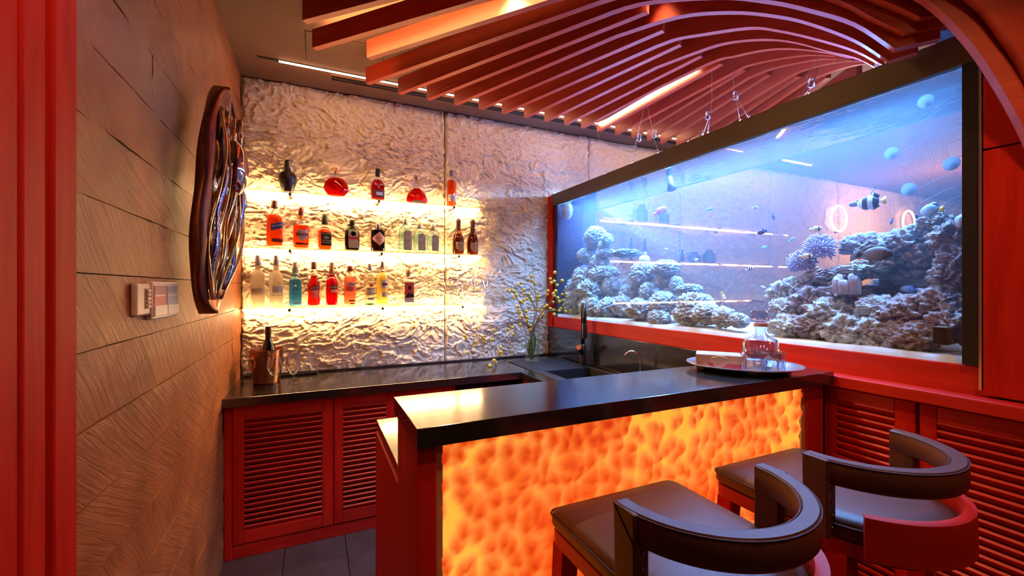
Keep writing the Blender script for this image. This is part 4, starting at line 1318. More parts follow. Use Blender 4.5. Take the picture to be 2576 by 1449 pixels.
YD = 2.612
cab = thing('base_cabinet', 'red louvred two-door base cabinet against the slate wall', 'cabinet', (0.02, 2.87, 0), 'red louvred cabinets')
obj('carcass', MB().box(XL + 0.004, 0.430, YD + 0.004, 3.12, 0.0, T0), wood_v, cab)
obj('side_stile', MB().box(XL + 0.004, -0.388, YD - 0.018, YD + 0.004, 0.0, T0), wood_v, cab, bevel=0.003)
obj('plinth_rail', MB().box(-0.388, 0.430, YD - 0.014, YD + 0.004, 0.0, 0.068), wood_h, cab, bevel=0.003)
louvre_door(cab, (-0.386, YD), (1, 0), 0.478, 0.074, T0 - 0.006, 0.052, 0.420, 0.138, 0.724, 0.0280)
louvre_door(cab, (0.096, YD), (1, 0), 0.334, 0.074, T0 - 0.006, 0.048, 0.282, 0.138, 0.730, 0.0280)
cab = thing('base_cabinet', 'red single-door cabinet half hidden behind the bar, beside the dark niche', 'cabinet', (0.61, 2.87, 0), 'red louvred cabinets')
obj('carcass', MB().box(0.432, 0.800, YD + 0.004, 3.12, 0.0, T0), wood_v, cab)
obj('plinth_rail', MB().box(0.432, 0.800, YD - 0.014, YD + 0.004, 0.0, 0.068), wood_h, cab, bevel=0.003)
louvre_door(cab, (0.434, YD), (1, 0), 0.350, 0.074, T0 - 0.006, 0.052, 0.298, 0.138, 0.730, 0.0280)
obj('side_stile', MB().box(0.786, 0.800, YD - 0.018, YD + 0.004, 0.0, T0), wood_v, cab)
fr = thing('bar_fridge', 'black under-counter fridge in the niche below the worktop', 'fridge', (1.02, 2.9, 0))
obj('body', MB().box(0.815, 1.235, 2.70, 3.10, 0.02, 0.76), black_plastic, fr, bevel=0.004)
obj('door', MB().box(0.815, 1.235, 2.67, 2.698, 0.05, 0.75), dark_panel, fr, bevel=0.004)
cab = thing('sink_cabinet', 'red cabinet under the sink along the aquarium side', 'cabinet', (1.5, 2.2, 0), 'red louvred cabinets')
obj('carcass', MB().box(1.262, 1.780, 1.90, 2.55, 0.0, T0 - 0.19), wood_v, cab)
obj('front_panel', MB().box(1.252, 1.262, 1.90, 2.55, 0.0, T0), wood_v, cab)

# ---- bar
BT, BY0, BY1 = 1.095, 0.925, 1.226
bar = thing('bar_counter', 'bar counter body with red posts and a glowing orange onyx front', 'bar', (0.95, 1.05, 0))
q = obj('bar_top', MB().box(0.2, 1.72, BY0, BY1, BT - 0.045, BT), granite, bar, bevel=0.002)
q['label'] = 'polished black granite top of the bar'
obj('corner_post', MB().box(0.206, 0.250, 0.950, 1.200, 0, BT - 0.045), wood_v, bar, bevel=0.003)
obj('end_panel', MB().box(0.232, 0.262, 1.200, 1.885, 0, T0), wood_v, bar, bevel=0.003)
obj('riser', MB().box(0.250, 1.715, 1.150, 1.205, 0, BT - 0.045), wood_h, bar)
obj('right_post', MB().box(1.618, 1.715, 0.958, 1.150, 0, BT - 0.045), wood_v, bar, bevel=0.003)
obj('side_strip', MB().box(1.596, 1.618, 0.966, 0.985, 0, BT - 0.045), plain('tan_strip', (0.55, 0.30, 0.16), 0.5), bar)
obj('side_strip', MB().box(0.250, 0.268, 0.966, 0.985, 0, BT - 0.045), plain('tan_strip_left', (0.55, 0.30, 0.16), 0.5), bar)
obj('skirting', MB().box(0.250, 1.618, 0.955, 0.966, 0.0, 0.05), wood_h, bar)
x0, x1, z0, z1, st = 0.266, 1.598, 0.05, BT - 0.045, 0.006
nu, nv = int((x1 - x0) / st) + 1, int((z1 - z0) / st) + 1
X, Z = np.meshgrid(np.linspace(x0, x1, nu), np.linspace(z0, z1, nv))
P2 = np.stack([X.ravel(), Z.ravel()], 1)
P3 = np.stack([P2[:, 0], P2[:, 1], P2[:, 0] * 0], 1)
wq = np.stack([vnoise(P3 * 14, 2), vnoise(P3 * 14 + 7, 4)], 1)
c1 = cells(P2 * np.array([1.0, 0.82]) + 0.014 * wq, 24.0, 3)
c2 = cells(P2 + 0.008 * wq, 46.0, 9)
big = fbm(P3 * 3.0, 3, 12)
hgt = 0.022 * (0.75 - c1) + 0.006 * (0.6 - c2)
Y = 0.978 - np.clip(hgt, -0.004, 0.03)
mb = MB()
mb.v = np.stack([P2[:, 0], Y, P2[:, 1]], 1).tolist()
mb.f = grid_faces(nu, nv)
pan = obj('onyx_panel', mb, onyx, bar, smooth=True)
# stone thickness: thin where the split facets are hollow; LED glow round the rim is painted in
edge = np.minimum(np.minimum(P2[:, 0] - x0, x1 - P2[:, 0]), z1 - P2[:, 1])
thin = 0.02 + 1.05 * c1 * (0.85 + 0.4 * big) + 0.24 * big + 0.22 * (c2 - 0.4)
rim = np.exp(-edge / 0.10)
thin = thin * (0.85 + 0.75 * rim) - 0.30 * np.exp(-edge / 0.012)
at_ = pan.data.attributes.new('thin', 'FLOAT', 'POINT')
at_.data.foreach_set('value', np.clip(thin, 0, 1).astype(np.float32))
obj('light_box', MB().box(0.25, 1.62, 0.990, 1.150, 0.02, BT - 0.05), dark_gap, bar)

# ---- louvred cabinets below the tank, right of the bar
cab = thing('tank_cabinet', 'red louvred double cabinet below the aquarium, behind the stools', 'cabinet', (1.78, 0.55, 0), 'red louvred cabinets')
obj('carcass', MB().box(1.775, 1.81, -0.55, 0.985, 0.0, 1.035), wood_v, cab)
louvre_door(cab, (1.770, 0.975), (0, -1), 0.27, 0.06, 1.032, 0.043, 0.216, 0.14, 0.990, 0.0255)
louvre_door(cab, (1.770, 0.695), (0, -1), 0.30, 0.06, 1.032, 0.043, 0.255, 0.14, 0.985, 0.0255)
louvre_door(cab, (1.770, 0.390), (0, -1), 0.40, 0.06, 1.032, 0.043, 0.357, 0.14, 0.985, 0.0255)
obj('plinth_rail', MB().box(1.755, 1.775, -0.55, 0.985, 0.0, 0.055), wood_h, cab)

# ---- sink, taps
sk = thing('sink', 'black composite sink with drainboard set in the granite', 'sink', (1.55, 2.45, 0.65))
obj('drainboard', MB().box(1.327, 1.772, 2.505, 2.955, CTR, CTR + 0.006), black_sink, sk, bevel=0.003)
obj('rim', MB().box(1.327, 1.392, 1.96, 2.505, CTR, CTR + 0.006).box(1.748, 1.772, 1.96, 2.505, CTR, CTR + 0.006).box(1.392, 1.748, 1.96, 1.985, CTR, CTR + 0.006), black_sink, sk, bevel=0.002)
bs = obj('basin', MB().box(1.380, 1.392, 1.98, 2.512, 0.65, CTR + 0.001).box(1.742, 1.752, 1.98, 2.512, 0.65, CTR + 0.001).box(1.392, 1.742, 2.500, 2.512, 0.65, CTR + 0.001).box(1.392, 1.742, 1.975, 1.985, 0.65, CTR + 0.001).box(1.392, 1.742, 1.985, 2.50, 0.645, 0.655), black_sink, sk)
ring = [(1.475 + 0.016 * math.cos(a), 2.497, 0.793 + 0.016 * math.sin(a)) for a in np.linspace(0, 2 * math.pi, 25)[:-1]]
obj('overflow_ring', MB().tube(ring, 0.0035, 6, True), chrome, bs, smooth=True)
obj('overflow_cap', MB().tube([(1.475, 2.499, 0.793), (1.475, 2.494, 0.793)], 0.010, 12), chrome, bs, smooth=40)

fa = thing('kitchen_tap', 'tall dark gooseneck tap standing at the sink', 'tap', (1.725, 2.545, CTR + 0.006))
obj('base', MB().lathe([(0.028, 0), (0.028, 0.006), (0.024, 0.010), (0.024, 0.15), (0.020, 0.155)], 20, (1.725, 2.545, CTR + 0.006)), gunmetal, fa, smooth=40)
pts = [(1.725, 2.545, CTR + 0.15), (1.725, 2.545, 1.20)]
for k in range(1, 13):
    a = math.pi * k / 12
    pts.append((1.725 - 0.0 + (1 - math.cos(a)) * -0.03, 2.545 - (1 - math.cos(a)) * 0.055, 1.20 + 0.085 * math.sin(a)))
pts.append((1.665, 2.435, 1.15))
obj('neck', MB().tube(pts, 0.0135, 14), gunmetal, fa, smooth=True)
obj('spray_head', MB().tube([(1.665, 2.435, 1.16), (1.665, 2.435, 1.15), (1.665, 2.435, 1.06), (1.665, 2.435, 1.055)], [0.015, 0.019, 0.019, 0.014], 16), gunmetal, fa, smooth=40)
hd = obj('handle', MB().tube([(1.725, 2.545, 0.93), (1.672, 2.513, 0.982)], 0.019, 16), gunmetal, fa, smooth=40)
obj('handle_cap', MB().tube([(1.672, 2.513, 0.982), (1.668, 2.510, 0.986)], 0.0195, 16), copper, hd, smooth=40)
ft = thing('filter_tap', 'slim chrome filter tap curving over behind the bar', 'tap', (1.725, 1.955, CTR))
pts = [(1.725, 1.955, CTR), (1.725, 1.955, 0.97)] + [(1.725 - 0.045 * (1 - math.cos(a)), 1.955 + 0.02 * (1 - math.cos(a)), 0.97 + 0.06 * math.sin(a)) for a in np.linspace(0.2, 2.5, 9)]
obj('spout', MB().tube(pts, 0.006, 10), chrome, ft, smooth=True)
obj('foot', MB().lathe([(0.018, 0), (0.018, 0.012), (0.010, 0.02)], 16, (1.725, 1.955, CTR)), chrome, ft, smooth=40)


# ================================================================ bar stools
def stool_outline(r_, front, n=14, inset=0.0):
    """plan: square front, round back; centre of the round part at the origin, front toward +y"""
    rr, ff = r_ - inset, front - inset
    pts = []
    cr = 0.025
    for a in np.linspace(0, math.pi / 2, 4):
        pts.append((rr - cr + cr * math.cos(a), ff - cr + cr * math.sin(a)))
    for a in np.linspace(math.pi / 2, math.pi, 4):
        pts.append((-rr + cr + cr * math.cos(a), ff - cr + cr * math.sin(a)))
    for a in np.linspace(math.pi, 2 * math.pi, n * 2 + 1):
        pts.append((rr * math.cos(a), rr * math.sin(a)))
    return pts


def make_stool(label):
    t = thing('bar_stool', label, 'stool', (0, 0, 0), 'leather bar stools', True)
    R_, F_ = 0.200, 0.272
    rings = []
    for z, ins in ((0.816, 0.012), (0.820, 0.004), (0.828, 0.0), (0.846, 0.0), (0.856, 0.004), (0.864, 0.016), (0.868, 0.05), (0.870, 0.10), (0.871, 0.16)):
        rings.append([(x, y, z) for x, y in stool_outline(R_, F_, inset=ins)])
    cu = obj('cushion', MB().loft(rings), leather, t, smooth=50)
    pip = [(x, y, 0.850) for x, y in stool_outline(R_ + 0.0015, F_ + 0.0015)]
    obj('piping', MB().tube(pip, 0.0028, 6, True), leather_seam, cu, smooth=True)
    # wooden seat frame
    fr_ = [[(x, y, z) for x, y in stool_outline(R_ - 0.004, F_ - 0.004)] for z in (0.780, 0.8155)]
    obj('seat_frame', MB().loft(fr_), wood_h, t, bevel=0.002)
    # curved wooden back apron
    rings = []
    for a in np.linspace(math.radians(212), math.radians(328), 30):
        ca, sa = math.cos(a), math.sin(a)
        rings.append([(0.201 * ca, 0.201 * sa, 0.800), (0.226 * ca, 0.226 * sa, 0.800), (0.224 * ca, 0.224 * sa, 0.893), (0.202 * ca, 0.202 * sa, 0.893)])
    obj('back_apron', MB().loft(rings), wood_h, t, smooth=40)
    # leather back rail bent round the sitter, with two square posts
    rings = []
    prof = [(-0.017, 0.949), (-0.013, 0.943), (0.013, 0.943), (0.017, 0.949), (0.017, 0.994), (0.012, 1.000), (-0.012, 1.000), (-0.017, 0.994)]
    for a in np.linspace(0, -math.pi, 37):
        rings.append([((R_ - 0.004 + q) * math.cos(a), (R_ - 0.004 + q) * math.sin(a), z) for q, z in prof])
    rail = obj('back_rail', MB().loft(rings), leather, t, smooth=50)
    for q in (-0.0165, 0.0165):
        seam = [((R_ - 0.004 + q) * math.cos(a), (R_ - 0.004 + q) * math.sin(a), 0.9965) for a in np.linspace(0, -math.pi, 30)]
        obj('piping', MB().tube(seam, 0.0016, 5), leather_seam, rail, smooth=True)
    for s_ in (-1, 1):
        x_a, x_b = sorted((s_ * (R_ - 0.021), s_ * (R_ + 0.013)))
        po = obj('arm_post', MB().box(x_a, x_b, -0.056, 0.002, 0.815, 0.999), leather, t, bevel=0.004)
        obj('mitre_seam', MB().tube([(s_ * (R_ + 0.0135), 0.002, 0.998), (s_ * (R_ + 0.0135), -0.056, 0.944)], 0.0012, 5), leather_seam, po)
        for zz in (0.84, 0.87, 0.90, 0.93):
            obj('stud', MB().sphere((s_ * (R_ - 0.004), -0.057, zz), 0.0035, 0.003, 0.0035, 8, 6), brass, po, smooth=True)
    # legs
    for sx in (-1, 1):
        for (yt, yb, xt, xb) in ((0.235, 0.275, 0.172, 0.196), (-0.055, -0.150, 0.162, 0.200)):
            w_ = 0.023
            ring = lambda cx, cy, z, w: [(cx - w, cy - w, z), (cx + w, cy - w, z), (cx + w, cy + w, z), (cx - w, cy + w, z)]
            obj('leg', MB().loft([ring(sx * xb, yb, 0.0, 0.016), ring(sx * xt, yt, 0.782, w_)]), wood_v, t, bevel=0.002)
    for (x_a, y_a, x_b, y_b, z) in ((-0.188, 0.262, 0.188, 0.262, 0.30), (-0.182, -0.112, 0.182, -0.112, 0.34), (-0.188, 0.262, -0.180, -0.112, 0.34), (0.188, 0.262, 0.180, -0.112, 0.34)):
        v_ = Vector((x_b - x_a, y_b - y_a, 0))
        obj('stretcher', MB().obox(((x_a + x_b) / 2, (y_a + y_b) / 2, z), v_ / 2, Vector((-v_.y, v_.x, 0)).normalized() * 0.010, (0, 0, 0.016)), wood_h, t, bevel=0.002)
    return t


s1 = make_stool('nearer brown leather bar stool, left of the two at the onyx bar')
s1.location = (0.722, 0.648, 0)
s2 = copy_tree(s1)
s2.location = (1.292, 0.650, 0)
s2['label'] = 'farther brown leather bar stool, right one beside the louvred cabinet'
s1.rotation_euler[2] = math.radians(0)

# ================================================================ shelves and bottles
SZ = (2.012, 1.655, 1.282)
SX1 = (1.226, 1.240, 1.256)
PIN_X = ((-0.145, 0.396, 0.927), (-0.145, 0.414, 0.964), (-0.148, 0.42, 0.993))
for i, z in enumerate(SZ):
    t = thing('glass_shelf', ('top', 'middle', 'bottom')[i] + ' glowing glass bottle shelf on the white stone wall', 'shelf', (0.4, 3.09, z - 0.035), 'glass bottle shelves')
    obj('pane', MB().box(XL + 0.004, SX1[i], 3.040, 3.150, z - 0.012, z), shelf_glass, t, bevel=0.001)
    obj('light_strip', MB().box(XL + 0.02, SX1[i] - 0.08, 3.082, 3.094, z - 0.024, z - 0.014), led_shelf, t)
    for xx in PIN_X[i]:
        p = obj('pin', MB().tube([(xx, 3.16, z - 0.022), (xx, 3.030, z - 0.022)], 0.009, 12), brass, t, smooth=40)
        obj('pin_cap', MB().tube([(xx, 3.030, z - 0.022), (xx, 3.024, z - 0.022)], 0.0095, 12), plain('pin_cap', (0.12, 0.10, 0.03), 0.4, 0.8), p, smooth=40)


def ring_pts(rx, ry, n_exp, z, n=28):
    pts = []
    for k in range(n):
        a = 2 * math.pi * k / n
        c_, s_ = math.cos(a), math.sin(a)
        r_ = (abs(c_ / rx) ** n_exp + abs(s_ / ry) ** n_exp) ** (-1 / n_exp)
        pts.append((r_ * c_, r_ * s_, z))
    return pts


def prof_at(prof, z):
    for a, b_ in zip(prof, prof[1:]):
        if a[0] <= z <= b_[0]:
            u = (z - a[0]) / max(1e-6, b_[0] - a[0])
            return [a[i] * (1 - u) + b_[i] * u for i in (1, 2, 3)]
    return list(prof[-1][1:])


def surf(prof, a, z, off):
    rx, ry, e = prof_at(prof, z)
    c_, s_ = math.cos(a), math.sin(a)
    r_ = (abs(c_ / rx) ** e + abs(s_ / ry) ** e) ** (-1 / e) + off
    return (r_ * c_, r_ * s_, z)


FRONT = -math.pi / 2
BOTTLE_Y = 3.090


def bottle(name, label, x, shelf, prof, glass, liq=None, cap=None, caps_mat=None, labels=(), texts=(), rz=0.0, group='bottles on the lit shelves', y=BOTTLE_Y):
    t = thing(name, label, 'bottle', (x, y, SZ[shelf] + 0.0005), group, True, rz)
    obj('glass_body', MB().loft([ring_pts(rx, ry, e, z) for z, rx, ry, e in prof]), glass, t, smooth=40)
    if liq:
        z0, z1, m_ = liq
        rows = []
        for z in np.linspace(z0, z1, 12):
            rx, ry, e = prof_at(prof, z)
            rows.append(ring_pts(rx * 0.93, ry * 0.93, e, z, 24))
        obj('liquid', MB().loft(rows), m_, t, smooth=40)
    if cap:
        obj('cap', MB().lathe([(r_, z) for r_, z in cap], 20), caps_mat, t, smooth=40)
    for lb in labels:
        shape, a0, da, z0, z1, m_ = lb[:6]
        off = lb[6] if len(lb) > 6 else 0.0007
        nu_, nv_ = 15, 13
        vs_ = []
        for j in range(nv_):
            tt = -1 + 2 * j / (nv_ - 1)
            wd = {'rect': 1.0, 'oval': math.sqrt(max(0.0, 1 - tt * tt)) + 0.001, 'diamond': 1 - abs(tt) + 0.001, 'shield': 1.0 if tt > -0.1 else max(0.001, 1 - ((-0.1 - tt) / 0.9) ** 1.6),
                  'arch': 1.0 if tt < 0.75 else math.sqrt(max(0.0, 1 - ((tt - 0.75) / 0.25) ** 2)) * 0.55 + 0.45, 'taper': 0.62 + 0.38 * (tt + 1) / 2}[shape]
            for i_ in range(nu_):
                s_ = -1 + 2 * i_ / (nu_ - 1)
                slant = lb[7] * s_ if len(lb) > 7 else 0
                vs_.append(surf(prof, FRONT + a0 + s_ * da * wd, (z0 + z1) / 2 + tt * (z1 - z0) / 2 + slant, off))
        mb_ = MB()
        mb_.v = vs_
        mb_.f = grid_faces(nu_, nv_)
        obj('label', mb_, m_, t, smooth=True)
    for s_, size, a0, zc, m_ in [q[:5] for q in texts]:
        vs_, fs_ = text_verts(s_, size)
        rx, ry, e = prof_at(prof, zc)
        slant = 0.0
        for q in texts:
            if q[0] == s_ and len(q) > 5:
                slant = q[5]
        rad = (rx + ry) / 2
        mb_ = MB()
        mb_.v = [surf(prof, FRONT + a0 + v_[0] / rad, zc + v_[1] + slant * v_[0], 0.0013) for v_ in vs_]
        mb_.f = fs_
        obj('lettering', mb_, m_, t)
    return t


amber_l = liquid('amber_whisky', (0.88, 0.25, 0.04), (0.85, 0.20, 0.03), 0.35)
deep_l = liquid('deep_red_cognac', (0.62, 0.035, 0.02), (0.55, 0.02, 0.015), 0.40)
orange_l = liquid('orange_cognac', (0.90, 0.26, 0.05), (0.90, 0.22, 0.04), 0.4)
red_l = liquid('bright_red_bitter', (0.80, 0.025, 0.035), (0.80, 0.012, 0.04), 0.55)
redor_l = liquid('red_orange_aperitif', (0.88, 0.07, 0.02), (0.85, 0.06, 0.02), 0.5)
pink_l = liquid('pink_gin', (0.98, 0.48, 0.34), (1.0, 0.45, 0.32), 0.35)
yellow_l = liquid('pale_yellow_vermouth', (0.96, 0.84, 0.40), (1.0, 0.85, 0.35), 0.35)
clear_l = liquid('clear_spirit', (0.96, 0.94, 0.86), (0.95, 0.92, 0.82), 0.12)
blue_l = liquid('blue_gin', (0.45, 0.66, 0.86), (0.30, 0.50, 0.72), 0.35)
black_l = liquid('black_brown_gin', (0.10, 0.05, 0.03), (0.12, 0.05, 0.03), 0.4)
green_l = liquid('green_liqueur', (0.30, 0.32, 0.04), (0.25, 0.30, 0.03), 0.4)
frost = liquid('frosted_glass', (0.90, 0.84, 0.74), (0.92, 0.86, 0.78), 0.75)
wrinkle_black = noisy('black_crackle_glass', [(0.35, (0.010, 0.008, 0.007)), (0.62, (0.03, 0.022, 0.018)), (0.75, (0.45, 0.36, 0.28))], (1, 1, 1), 260, 3, 0.25, 0.5, 0.002)
cap_black = plain('black_cap', (0.02, 0.015, 0.013), 0.35)
cap_brown = plain('brown_cap', (0.16, 0.06, 0.03), 0.4)
cap_red = plain('red_brown_cap', (0.22, 0.035, 0.025), 0.4)
cap_silver = plain('silver_cap', (0.60, 0.57, 0.54), 0.3, 0.9)
cap_gold = plain('gold_cap', (0.72, 0.52, 0.26), 0.3, 0.9)
cap_tan = plain('tan_cap', (0.42, 0.22, 0.10), 0.45)
cap_grey = plain('grey_cap', (0.28, 0.27, 0.32), 0.4, 0.3)
lb_white = plain('white_label', (0.74, 0.68, 0.62), 0.6)
lb_grey = plain('grey_label', (0.50, 0.46, 0.44), 0.6)
lb_blue = plain('blue_label', (0.02, 0.05, 0.30), 0.5)
lb_red = plain('red_label', (0.60, 0.02, 0.03), 0.5)
lb_black = plain('black_label', (0.014, 0.012, 0.012), 0.5)
lb_maroon = plain('maroon_label', (0.16, 0.012, 0.016), 0.5)
lb_pink = plain('pink_label', (0.80, 0.42, 0.38), 0.6)
lb_rose = plain('rose_red_label', (0.72, 0.08, 0.08), 0.6)
lb_silver = plain('silver_label', (0.55, 0.55, 0.60), 0.35, 0.4)
lb_gold = plain('gold_label', (0.45, 0.34, 0.20), 0.5)
lb_lav = plain('lavender_label', (0.52, 0.50, 0.66), 0.5)


def rnd(h, w, neck, shoulder, neck_z, e=2.0, d=None, foot=0.92):
    """profile: straight body of width w (depth d), shoulder to a neck"""
    r_, q = w / 2, (d or w) / 2
    return [(0, r_ * foot, q * foot, e), (0.006, r_, q, e), (shoulder, r_, q, e), (shoulder + (neck_z - shoulder) * 0.35, r_ * 0.93, q * 0.93, e), (shoulder + (neck_z - shoulder) * 0.7, r_ * 0.62 + neck * 0.25, q * 0.62 + neck * 0.25, (e + 2) / 2),
            (neck_z, neck, neck, 2.0), (h, neck * 0.95, neck * 0.95, 2.0)]


def capz(z0, z1, r_):
    return [(r_ * 0.98, z0), (r_, z0 + 0.002), (r_, z1 - 0.002), (r_ * 0.94, z1)]


# top shelf
p = [(0, 0.030, 0.030, 2), (0.006, 0.034, 0.034, 2), (0.05, 0.046, 0.046, 2), (0.085, 0.054, 0.054, 2), (0.105, 0.052, 0.052, 2), (0.125, 0.040, 0.040, 2), (0.135, 0.018, 0.018, 2), (0.15, 0.015, 0.015, 2), (0.19, 0.013, 0.013, 2)]
bottle('liqueur_bottle', 'squat black crackled bottle with a long dark neck, leftmost on the top shelf', -0.160, 0, p, wrinkle_black, None, [(0.018, 0.132), (0.0175, 0.15), (0.0165, 0.20), (0.0155, 0.206)], cap_black,
       [('rect', 0.9, 0.35, 0.155, 0.2, lb_grey, 0.004)])
p = [(0, 0.050, 0.020, 2), (0.006, 0.060, 0.024, 2), (0.03, 0.078, 0.030, 2), (0.06, 0.082, 0.032, 2), (0.09, 0.074, 0.029, 2), (0.115, 0.052, 0.022, 2), (0.130, 0.028, 0.017, 2), (0.150, 0.014, 0.014, 2), (0.165, 0.013, 0.013, 2)]
bottle('cognac_decanter', 'round flat red cognac decanter with a gold flared stopper', 0.128, 0, p, clear_glass, (0.006, 0.122, deep_l), [(0.014, 0.150), (0.014, 0.168), (0.026, 0.178), (0.027, 0.184), (0.020, 0.186)], cap_gold)
p = [(0, 0.042, 0.028, 4), (0.005, 0.046, 0.031, 4), (0.105, 0.046, 0.031, 4), (0.125, 0.036, 0.027, 3), (0.142, 0.018, 0.017, 2), (0.152, 0.0135, 0.0135, 2), (0.19, 0.013, 0.013, 2)]
tb = bottle('whisky_bottle', 'red whisky bottle with a silver stag emblem, middle of the top shelf', 0.395, 0, p, clear_glass, (0.006, 0.14, deep_l), capz(0.163, 0.215, 0.0155), cap_black,
            [('rect', 0.0, 0.95, 0.012, 0.066, lb_maroon), ('rect', 0.10, 0.62, 0.028, 0.050, lb_white, 0.0012)], [('THE DALMORE', 0.0082, 0.10, 0.043, print_dark)], 0.12)
mb = MB()
em = lambda x, z: surf(p, FRONT + x / 0.036, z, 0.002)
mb.tube([em(0, 0.072), em(0.004, 0.084), em(0, 0.094), em(-0.004, 0.084), em(0, 0.072)], 0.0016, 5)
for s_ in (-1, 1):
    mb.tube([em(0, 0.094), em(s_ * 0.012, 0.098), em(s_ * 0.022, 0.106), em(s_ * 0.026, 0.116)], 0.0012, 5)
    mb.tube([em(s_ * 0.012, 0.098), em(s_ * 0.012, 0.112)], 0.0011, 5)
    mb.tube([em(s_ * 0.02, 0.104), em(s_ * 0.03, 0.102)], 0.0011, 5)
obj('stag_emblem', mb, cap_silver, tb, smooth=True)
p = [(0, 0.074, 0.026, 2.2), (0.006, 0.080, 0.030, 2.2), (0.03, 0.080, 0.031, 2.2), (0.06, 0.070, 0.028, 2.1), (0.09, 0.046, 0.022, 2), (0.107, 0.024, 0.016, 2), (0.118, 0.0125, 0.0125, 2), (0.165, 0.012, 0.012, 2)]
tb = bottle('cognac_decanter', 'wide bell-shaped red cognac decanter with white letters', 0.667, 0, p, clear_glass, (0.006, 0.105, deep_l), [(0.014, 0.150), (0.0145, 0.160), (0.012, 0.166), (0.017, 0.176), (0.017, 0.190), (0.012, 0.193)], cap_gold,
            [('arch', 0.0, 0.9, 0.001, 0.018, lb_gold)], [('XO', 0.026, 0.0, 0.046, cap_gold)])
p = rnd(0.26, 0.070, 0.013, 0.165, 0.205)
bottle('cognac_bottle', 'slim orange bottle with a pale label, rightmost on the top shelf', 0.925, 0, p, clear_glass, (0.006, 0.19, orange_l), capz(0.222, 0.266, 0.0155), cap_grey, [('rect', 0.1, 1.1, 0.030, 0.080, lb_white)], [('MARTELL', 0.009, 0.1, 0.060, print_dark)])

# middle shelf
p = [(0, 0.043, 0.034, 5), (0.005, 0.046, 0.037, 5), (0.185, 0.045, 0.036, 5), (0.215, 0.034, 0.028, 3), (0.235, 0.018, 0.018, 2), (0.27, 0.0145, 0.0145, 2)]
bottle('whisky_bottle', 'tall square orange whisky bottle with a slanted blue label', -0.235, 1, p, clear_glass, (0.018, 0.205, amber_l), capz(0.250, 0.297, 0.0185), cap_brown,
       [('rect', 0.28, 0.80, 0.115, 0.155, lb_blue, 0.0008, 0.010), ('rect', 0.28, 0.75, 0.032, 0.056, lb_maroon)], [('Blue Label', 0.0125, 0.28, 0.138, print_white, 0.30)], 0.15)
p = rnd(0.25, 0.094, 0.021, 0.145, 0.180, 2.4, 0.075)
bottle('whisky_bottle', 'amber whisky bottle with a maroon and silver shield label', -0.084, 1, p, clear_glass, (0.008, 0.15, amber_l), capz(0.215, 0.260, 0.0165), cap_red,
       [('shield', 0.2, 0.78, 0.045, 0.118, lb_silver), ('rect', 0.2, 0.86, 0.080, 0.098, lb_maroon, 0.0012), ('rect', 0.2, 0.95, 0.022, 0.036, lb_maroon), ('rect', 0, 1.0, 0.185, 0.212, plain('amber_neck_band', (0.75, 0.38, 0.06), 0.5))], [('CHIVAS', 0.013, 0.2, 0.089, print_white)])
p = [(0, 0.037, 0.037, 6), (0.005, 0.040, 0.040, 6), (0.115, 0.040, 0.040, 6), (0.130, 0.034, 0.034, 4), (0.142, 0.020, 0.020, 2), (0.165, 0.017, 0.017, 2), (0.185, 0.0155, 0.0155, 2)]
bottle('whiskey_bottle', 'square whiskey bottle with a black label and black cap', 0.057, 1, p, clear_glass, (0.006, 0.145, amber_l), [(0.0205, 0.165), (0.0185, 0.180), (0.0175, 0.222), (0.016, 0.224)], cap_black,
       [('rect', 0.12, 0.70, 0.022, 0.108, lb_black), ('oval', 0.12, 0.40, 0.066, 0.084, lb_grey, 0.0012)], [("JACK DANIEL'S", 0.0115, 0.12, 0.098, print_white), ('OLD NO.7', 0.008, 0.12, 0.075, print_dark), ('TENNESSEE', 0.010, 0.12, 0.056, print_white), ('WHISKEY', 0.012, 0.12, 0.042, print_white)], 0.1)
p = [(0, 0.042, 0.026, 5), (0.005, 0.046, 0.029, 5), (0.120, 0.046, 0.029, 5), (0.145, 0.036, 0.025, 3.5), (0.158, 0.018, 0.017, 2), (0.178, 0.0155, 0.0155, 2)]
tb = bottle('herbal_liqueur_bottle', 'flat green liqueur bottle with a red band across its label', 0.227, 1, p, green_glass, (0.008, 0.10, black_l), capz(0.172, 0.205, 0.0185), cap_black,
            [('rect', 0.10, 0.85, 0.014, 0.136, lb_grey), ('rect', 0.10, 0.88, 0.072, 0.090, lb_red, 0.0014), ('oval', 0.10, 0.50, 0.094, 0.128, lb_black, 0.0014)], [], 0.08)
obj('label_disc', MB().tube([(0.0045, -0.0325, 0.111), (0.0045, -0.0335, 0.111)], 0.012, 16), green_glass, tb)
p = [(0, 0.044, 0.044, 2), (0.005, 0.047, 0.047, 2), (0.138, 0.047, 0.047, 2), (0.147, 0.045, 0.045, 2), (0.150, 0.020, 0.020, 2), (0.165, 0.013, 0.013, 2)]
bottle('gin_bottle', 'short dark apothecary gin bottle with a diamond label', 0.396, 1, p, arch_glass('smoky_glass', (0.30, 0.22, 0.18), 0.05, 0.6, 3), (0.008, 0.142, black_l), [(0.012, 0.150), (0.0155, 0.165), (0.0155, 0.190), (0.014, 0.193)], cap_silver,
       [('diamond', 0.10, 1.15, 0.035, 0.132, lb_pink)], [("HENDRICK'S", 0.0115, 0.10, 0.088, print_dark), ('GIN', 0.008, 0.10, 0.073, print_dark)])
